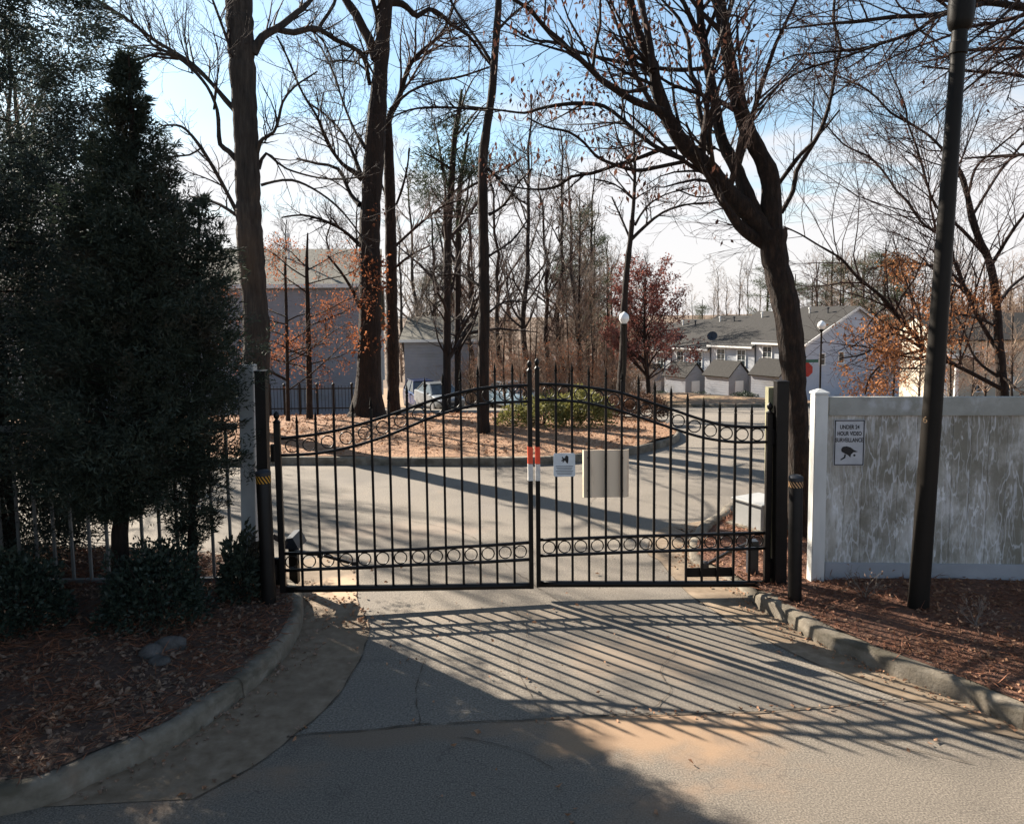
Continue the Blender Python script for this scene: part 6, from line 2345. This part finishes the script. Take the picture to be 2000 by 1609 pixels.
PB = [proto_bare(15, 101, M['bark_brown'], M['twig'], lean=.06), proto_bare(15, 102, M['bark_lit'], M['twig_red'], lean=.09), proto_bare(15, 103, M['bark_grey'], M['twig_grey'], lean=.06),
      proto_bare(15, 104, M['bark_brown'], M['brush'], low=.12, n=(34, 220, 700, 900), nleaf=900, lm=M['brown_leaf']),
      proto_bare(15, 105, M['bark_lit'], M['brush'], low=.10, n=(36, 240, 760, 900), nleaf=1100, lm=M['orange_leaf'], rfac=.008)]
PP_ = [proto_pine(17, 111), proto_pine(17, 112, .3, 60), proto_pine(17, 113, .6, 34)]


def copy_tree(proto, name, label, cat, x, Y, ytop_px, rot, group, href, base=None, wide=1.0):
    """stand a copy of a prototype so that its top reaches the height seen at ytop_px"""
    p = P(x, ytop_px, Y)
    zb_ = (H(Y) if base is None else base) - .05
    s = (p.z - zb_) / href
    r = thing(name, label, cat, (p.x, Y, zb_), group=group)
    r.rotation_euler = (0, 0, rot)
    r.scale = (s * wide, s * wide, s)
    for nm, me in proto:
        o = bpy.data.objects.new(nm, me)
        COL.objects.link(o)
        o.parent = r
    return r


rng = np.random.default_rng(77)
WL = {0: 'tall thin dark trunk in the wood just right of the leaning island trunk', 2: 'tall dark trunk rising behind the red topped gate stiles', 5: 'tallest bare tree at the lamp side of the wood, left of the lamp tree', 6: 'russet bare tree directly beside the leaning island trunk', 3: 'grey bare tree in the wood with paler twigs, above the lime shrub', 7: 'russet bare tree between the twin pines and the leaning island trunk', 9: 'grey bare tree in the gap between the slim tree and the twin pines', 8: 'dark bare tree close left of the twin pines'}
G1 = 'bare trees in the wood beyond the island'
L1 = 'bare winter tree in the brown wood between the island and the townhouses'
for i_, (x, Y, yt, k) in enumerate([(1022, 40, 190, 0), (1075, 44, 330, 1), (1092, 50, 260, 0), (1118, 46, 300, 2), (1135, 42, 420, 3), (1150, 52, 320, 0), (985, 46, 300, 1), 
                    (915, 50, 330, 1), (845, 60, 370, 0), (800, 62, 330, 2), (930, 64, 410, 3), (1185, 50, 500, 4), (1110, 40, 560, 4), (1050, 39, 590, 4), (985, 41, 600, 4), (1150, 40, 600, 4),
                    (955, 52, 560, 4), (900, 58, 560, 3), (1000, 66, 500, 3), (870, 66, 480, 3), (1195, 64, 520, 3), (1230, 70, 560, 3), (1170, 66, 560, 4),
                    (1095, 42, 640, 4), (1020, 38, 660, 3), (1035, 41, 620, 3), (1125, 43, 610, 3), (1160, 46, 620, 4), (960, 44, 640, 4), (1005, 45, 640, 3), (1200, 48, 640, 4), (1085, 52, 560, 3), (1145, 55, 560, 4), (1225, 60, 600, 4), (915, 48, 640, 3),  (1180, 44, 650, 3), (1068, 46, 600, 3)]):
    copy_tree(PB[k], 'bare_tree', WL.get(i_, L1 if yt < 480 else 'brushy brown young tree among its like in the wood beyond the island'), 'tree', x + rng.normal() * 3, Y, yt, rng.uniform(0, 6.28), G1, 14.8, wide=1.0 if yt < 480 else 1.35)
for x, Y, yt, k, lab in [(1192, 84, 470, 0, 'tall bare tree behind the townhouse row, seen left of the lamp tree'), (1240, 88, 500, 1, 'russet bare tree behind the townhouse row, above the maroon crown'), (1262, 80, 520, 0, 'bare tree behind the townhouses, right of the lamp tree crown'), (1150, 92, 480, 2, 'grey bare tree far behind, between the wood and the lamp tree')]:
    copy_tree(PB[k], 'bare_tree', lab, 'tree', x, Y, yt, rng.uniform(0, 6.28), G1, 14.8, wide=1.2)
for X_, Y_, h_, k, lab in [(-12.0, 19.5, 10.5, 0, 'bare tree standing on the road edge behind the loose cedar'), (-15.0, 23.0, 11.0, 1, 'russet bare tree behind the loose cedar, before the grey building'), (-10.6, 17.2, 9.5, 2, 'grey bare tree on the straw behind the pointed cedar')]:
    r_ = copy_tree(PB[k], 'bare_tree', lab, 'tree', 1000, Y_, px((X_, Y_, H(Y_) + h_))[1], rng.uniform(0, 6.28), G1, 14.8, base=H(Y_) + .2)
    r_.location.x = X_
L2 = 'pine showing dark green tufts above the bare wood behind the island'
for x, Y, yt, k, lab in [(1128, 50, 380, 1, 'tallest wood pine, green tufts high left of the lamp tree'), (1160, 60, 440, 0, 'wood pine closest to the lamp tree on its thicket side'), (830, 70, 520, 1, 'low wood pine above the grey house roof, beside the slim tree'), (870, 62, 500, 0, 'low wood pine right behind the twin tufted pines'), (1100, 66, 470, 2, 'thin crowned wood pine above the lime shrub')]:
    copy_tree(PP_[k], 'wood_pine', lab, 'pine', x, Y, yt, rng.uniform(0, 6.28), 'pines in the wood behind the island', 16.8)
L3_ = 'pine standing on the wooded slope above the townhouse roofs and fence'
PN = ['pine just left of the forked tree trunk above the roofs', 'low pine just right of the forked tree trunk', 'slope pine above the gable ridge, with flat tufts', 'second slope pine right of the gable ridge', 'third slope pine, midway between gable ridge and lamp post', 'highest slope pine beside the lamp post', 'slope pine touching the lamp post on the gable side', 'small green pine standing above the dished roof', 'lowest slope pine over the roof end of the gable unit']
for i_, (x, Y, yt, k) in enumerate([(1500, 105, 505, 0), (1555, 110, 535, 1), (1628, 100, 490, 1), (1650, 115, 505, 0), (1690, 105, 488, 1), (1735, 108, 472, 1), (1755, 112, 492, 0), (1372, 125, 585, 1), (1590, 118, 545, 1)]):
    copy_tree(PP_[k], 'slope_pine', PN[i_], 'pine', x, Y, yt, rng.uniform(0, 6.28), 'pines on the far slope', 16.8, wide=1.35)
L4 = 'tall pale bare tree above the townhouse roof against the white sky'
for x, Y, yt, k in [(1408, 118, 525, 2), (1425, 124, 545, 2), (1440, 116, 515, 2), (1462, 120, 530, 2), (1390, 126, 560, 2), (1350, 135, 575, 2), (1480, 122, 545, 2), (1330, 140, 585, 2)]:
    copy_tree(PB[k], 'roofline_tree', L4, 'tree', x, Y, yt, rng.uniform(0, 6.28), 'pale bare trees above the roof', 14.8, wide=.9)
L5 = 'bare brown tree on the wooded slope behind the vinyl fence'
for i in range(26):
    x = 1590 + i * 19 + rng.normal() * 5
    Y = rng.uniform(84, 120)
    copy_tree(PB[[3, 1, 2, 4, 3][i % 5]], 'slope_tree', L5, 'tree', x, Y, 500 + 25 * rng.random() + (8 if i < 4 else 0), rng.uniform(0, 6.28), 'bare trees on the far slope', 14.8, wide=1.2)
G7 = 'brushy young trees behind the vinyl fence'
for x, Y, yt, k, lab in [(1800, 24, 640, 3, 'brushy young tree behind the fence just left of the lamp post'), (1865, 30, 600, 4, 'orange flecked young tree behind the fence just past the lamp post'), (1905, 26, 640, 3, 'brushy young tree in front of the cream house window'),
                         (1985, 28, 590, 3, 'brushy young tree beside the main stem of the orange oak'), (1750, 34, 610, 3, 'thin brushy tree before the blue grey gable wall'), (1935, 36, 570, 4, 'taller orange flecked young tree before the cream house roof')]:
    copy_tree(PB[k], 'young_tree', lab, 'tree', x, Y, yt, rng.uniform(0, 6.28), G7, 14.8, wide=1.2)
L6 = 'leafless tree in the thin stand behind the grey building'
for x, Y, yt, k, lab in [(560, 60, 430, 0, 'bare tree over the grey roof by the vent pipe'), (640, 58, 400, 1, 'russet bare tree over the grey roof between vent pipe and oak'), (500, 64, 440, 2, 'grey bare tree behind the straight grey trunk and grey roof'), (690, 62, 380, 0, 'bare tree over the grey roof beside the ivy covered oak'), (790, 58, 420, 2, 'grey bare tree behind the low grey house, next to the slim tree'), (330, 60, 440, 1, 'russet bare tree behind the pointed cedar'), (420, 58, 430, 0, 'bare tree between the pointed cedar and the straight grey trunk')]:
    copy_tree(PB[k], 'backdrop_tree', lab, 'tree', x, Y, yt, rng.uniform(0, 6.28), 'trees behind the grey building', 14.8)

# far wood: reads as one mass along the skyline
rngf = np.random.default_rng(9)
low = [proto_bare(14, 201 + i, M['bark_grey'], M['brush'], n=(20, 60, 150, 0) if False else (20, 70, 170, 60), rm=.03, low=.1) for i in range(3)]
lst = []
for i in range(230):
    Y = rngf.uniform(135, 260)
    x = rngf.uniform(-1.15, 1.15) * Y
    hgt = rngf.uniform(10.5, 14.0) * (1.22 if x > .45 * Y else 1.0)
    z0 = H(Y) - .3
    pr_ = low[i % 3]
    a = rngf.uniform(0, 6.28)
    for nm, me in pr_:
        nv = len(me.vertices)
        co = np.empty(nv * 3, np.float32)
        me.vertices.foreach_get('co', co)
        co = co.reshape(-1, 3) * (hgt / 14.0) * np.array([1.5, 1.5, 1.0])
        c_, s_ = math.cos(a), math.sin(a)
        co = np.stack([co[:, 0] * c_ - co[:, 1] * s_ + x, co[:, 0] * s_ + co[:, 1] * c_ + Y, co[:, 2] + z0], 1)
        fi = np.empty(len(me.loops), np.int32)
        me.loops.foreach_get('vertex_index', fi)
        lst.append((co, fi.reshape(-1, 4)))
stuff('far_wood', mesh_np('far_wood', *cat_meshes(lst), M['brush']))
for pr_ in low:
    for nm, me in pr_:
        bpy.data.meshes.remove(me)

# underbrush at the foot of the wood
rb_ = np.random.default_rng(6)
n = 2600
bx = rb_.uniform(-4, 14, n)
by = rb_.uniform(46, 62, n) + 0 * bx
keep = bx < .165 * by + .5
bx, by = bx[keep], by[keep]
n = len(bx)
t = np.linspace(0, 1, 4)[None, :]
hh = rb_.uniform(.8, 2.8, n)[:, None]
dx = rb_.normal(size=(n, 1)) * .5
dy = rb_.normal(size=(n, 1)) * .5
zb_ = np.array([H(y) for y in by])[:, None]
Bp = np.stack([bx[:, None] + dx * t ** 1.5 * hh, by[:, None] + dy * t ** 1.5 * hh, zb_ + hh * t], -1)
V1, F1 = tubes(Bp, .012 * (1.2 - t) * np.ones((n, 1)), 3)
A2 = spawn(rb_, Bp, .012 * (1.2 - t) * np.ones((n, 1)), 5200, .2, 1, (.4, 1.0), (.3, .6), m=3, rmin=.008, lmin=.3)
V2, F2 = tubes(A2[0], A2[1], 3)
stuff('underbrush', mesh_np('underbrush', *cat_meshes([(V1, F1), (V2, F2)]), M['brush']))

# ------------------------------------------------------------------ litter on the beds and paving


def in_poly(x, y, poly):
    c = np.zeros(len(x), bool)
    n = len(poly)
    for i in range(n):
        x1, y1 = poly[i]
        x2, y2 = poly[(i + 1) % n]
        if y1 == y2:
            continue
        k = ((y1 > y) != (y2 > y)) & (x < (x2 - x1) * (y - y1) / (y2 - y1) + x1)
        c ^= k
    return c


def bed_z(x, y, mound=None):
    q = Vector((x * 1.8, y * 1.8, 0))
    z = H(y) + .155 + .021 * (mnoise.noise(q) + .5 * mnoise.noise(q * 2.7))
    return z + (mound(x, y) if mound else 0)


def scatter(name, poly, box, n, seed, m, size, mound=None, zf=None, straw=False, lift=.012, dens=None):
    rg_ = np.random.default_rng(seed)
    x = rg_.uniform(box[0], box[1], n)
    y = rg_.uniform(box[2], box[3], n)
    k = in_poly(x, y, poly) if poly else np.ones(n, bool)
    if dens is not None:
        k &= dens(x, y, rg_)
    else:
        pn = np.array([mnoise.noise(Vector((a * 1.6 + seed, b * 1.6, seed))) + .5 * mnoise.noise(Vector((a * 5, b * 5, seed))) for a, b in zip(x, y)])
        k &= rg_.random(n) < np.clip(.55 + 1.1 * pn, .12, 1)
    x, y = x[k], y[k]
    z = np.array([(zf(a, b) if zf else bed_z(a, b, mound)) for a, b in zip(x, y)]) + rg_.uniform(.002, lift, len(x))
    C = np.stack([x, y, z], 1)
    D = rg_.normal(size=C.shape) * np.array([1, 1, .28])
    if straw:
        me = leaf_mesh(name, C, D, size * rg_.uniform(.5, 1.4, len(x)), rg_, m, .045, .1)
    else:
        me = leaf_mesh(name, C, D, size * rg_.uniform(.5, 1.4, len(x)), rg_, m, .55, .5)
    return stuff(name, me)


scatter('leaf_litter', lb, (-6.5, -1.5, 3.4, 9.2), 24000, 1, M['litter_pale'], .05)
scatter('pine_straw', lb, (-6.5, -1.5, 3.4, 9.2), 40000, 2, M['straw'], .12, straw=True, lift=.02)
scatter('leaf_litter', rb, (2.0, 8.0, 3.6, 12.4), 20000, 3, M['litter'], .045, mound=ramp_r)
scatter('pine_straw', rb, (2.0, 8.0, 3.6, 12.4), 56000, 4, M['straw'], .11, mound=ramp_r, straw=True, lift=.02)


def isl_z(x, y):
    q = Vector((x, y, 0))
    return H(y) + .15 + .035 * (mnoise.noise(q) + .5 * mnoise.noise(q * 2.7)) + isl_mound(x, y)


scatter('leaf_litter', ib, (-12, 4.4, 15, 25), 26000, 5, M['litter'], .065, zf=isl_z)


def road_z(x, y):
    return H(y) + .006


gl_pts = np.array(lg)
sm_pts = np.array(smooth_path(seam[1:-2], .05))
kr = np.array([p for p in right_line if p[1] < 10.5 and p[0] < 6])
kl = np.array([p for p in left_line if p[0] > -4 and p[1] < 8.8])


def near(pts, s):
    def f(x, y, rg_):
        d = np.sqrt(((np.stack([x, y], 1)[:, None, :] - pts[None]) ** 2).sum(2)).min(1)
        return rg_.random(len(x)) < np.exp(-(d / s) ** 2)
    return f


scatter('road_litter', None, (-3, 4.6, 4.9, 5.9), 2600, 6, M['litter'], .03, zf=road_z, dens=lambda x, y, r: near(sm_pts, .05)(x, y, r) & (r.random(len(x)) < .25 + .75 * (x > .6)))
on_road = lambda x, y: in_poly(x, y, rgut)
scatter('road_litter', None, (1.9, 5.2, 4.5, 10.2), 9000, 7, M['litter'], .035, zf=lambda a, b: .012, dens=lambda x, y, r: near(kr - np.array([.06, 0]), .10)(x, y, r) & in_poly(x, y, rgut))
scatter('road_litter', None, (-3.2, -1.2, 4, 8.6), 3500, 8, M['litter_pale'], .04, zf=lambda a, b: .012, dens=lambda x, y, r: (near(kl + np.array([.08, 0]), .12)(x, y, r) | near(gl_pts, .04)(x, y, r)) & in_poly(x, y, lgut))
scatter('road_litter', None, (-2.0, -1.2, 6.5, 8.3), 500, 9, M['litter'], .045, zf=lambda a, b: .014, dens=lambda x, y, r: near(np.array([[-1.62, 7.35], [-1.75, 7.6], [-1.55, 7.1]]), .16)(x, y, r))
scatter('road_litter', None, (-3.5, 5, 4.0, 9.0), 260, 10, M['litter'], .045, zf=lambda a, b: .014)

# stones in the dark bed
rgs = np.random.default_rng(3)
for (x, y, s, lab) in ((335, 1262, .13, 'largest grey stone below the rounded shrub'), (293, 1278, .11, 'grey stone left of the largest stone, below the shrub'), (312, 1294, .08, 'small pale stone lying nearest the kerb of the three'),):
    p = GT(x, y, .16)
    bm = bmesh.new()
    bmesh.ops.create_icosphere(bm, subdivisions=3, radius=s)
    for v_ in bm.verts:
        q = v_.co * (1 + .45 * mnoise.noise(v_.co * 7 + Vector((x, 0, 0))) + .12 * mnoise.noise(v_.co * 22))
        v_.co = Vector((q.x * 1.0, q.y * .8, q.z * .6)) + Vector((p.x, p.y, p.z + s * .1))
    me = bpy.data.meshes.new('stone')
    bm.to_mesh(me)
    bm.free()
    me.materials.append(M['stone'])
    me.polygons.foreach_set('use_smooth', np.ones(len(me.polygons), dtype=bool))
    tag(part('stone', me, None), lab, 'stone')
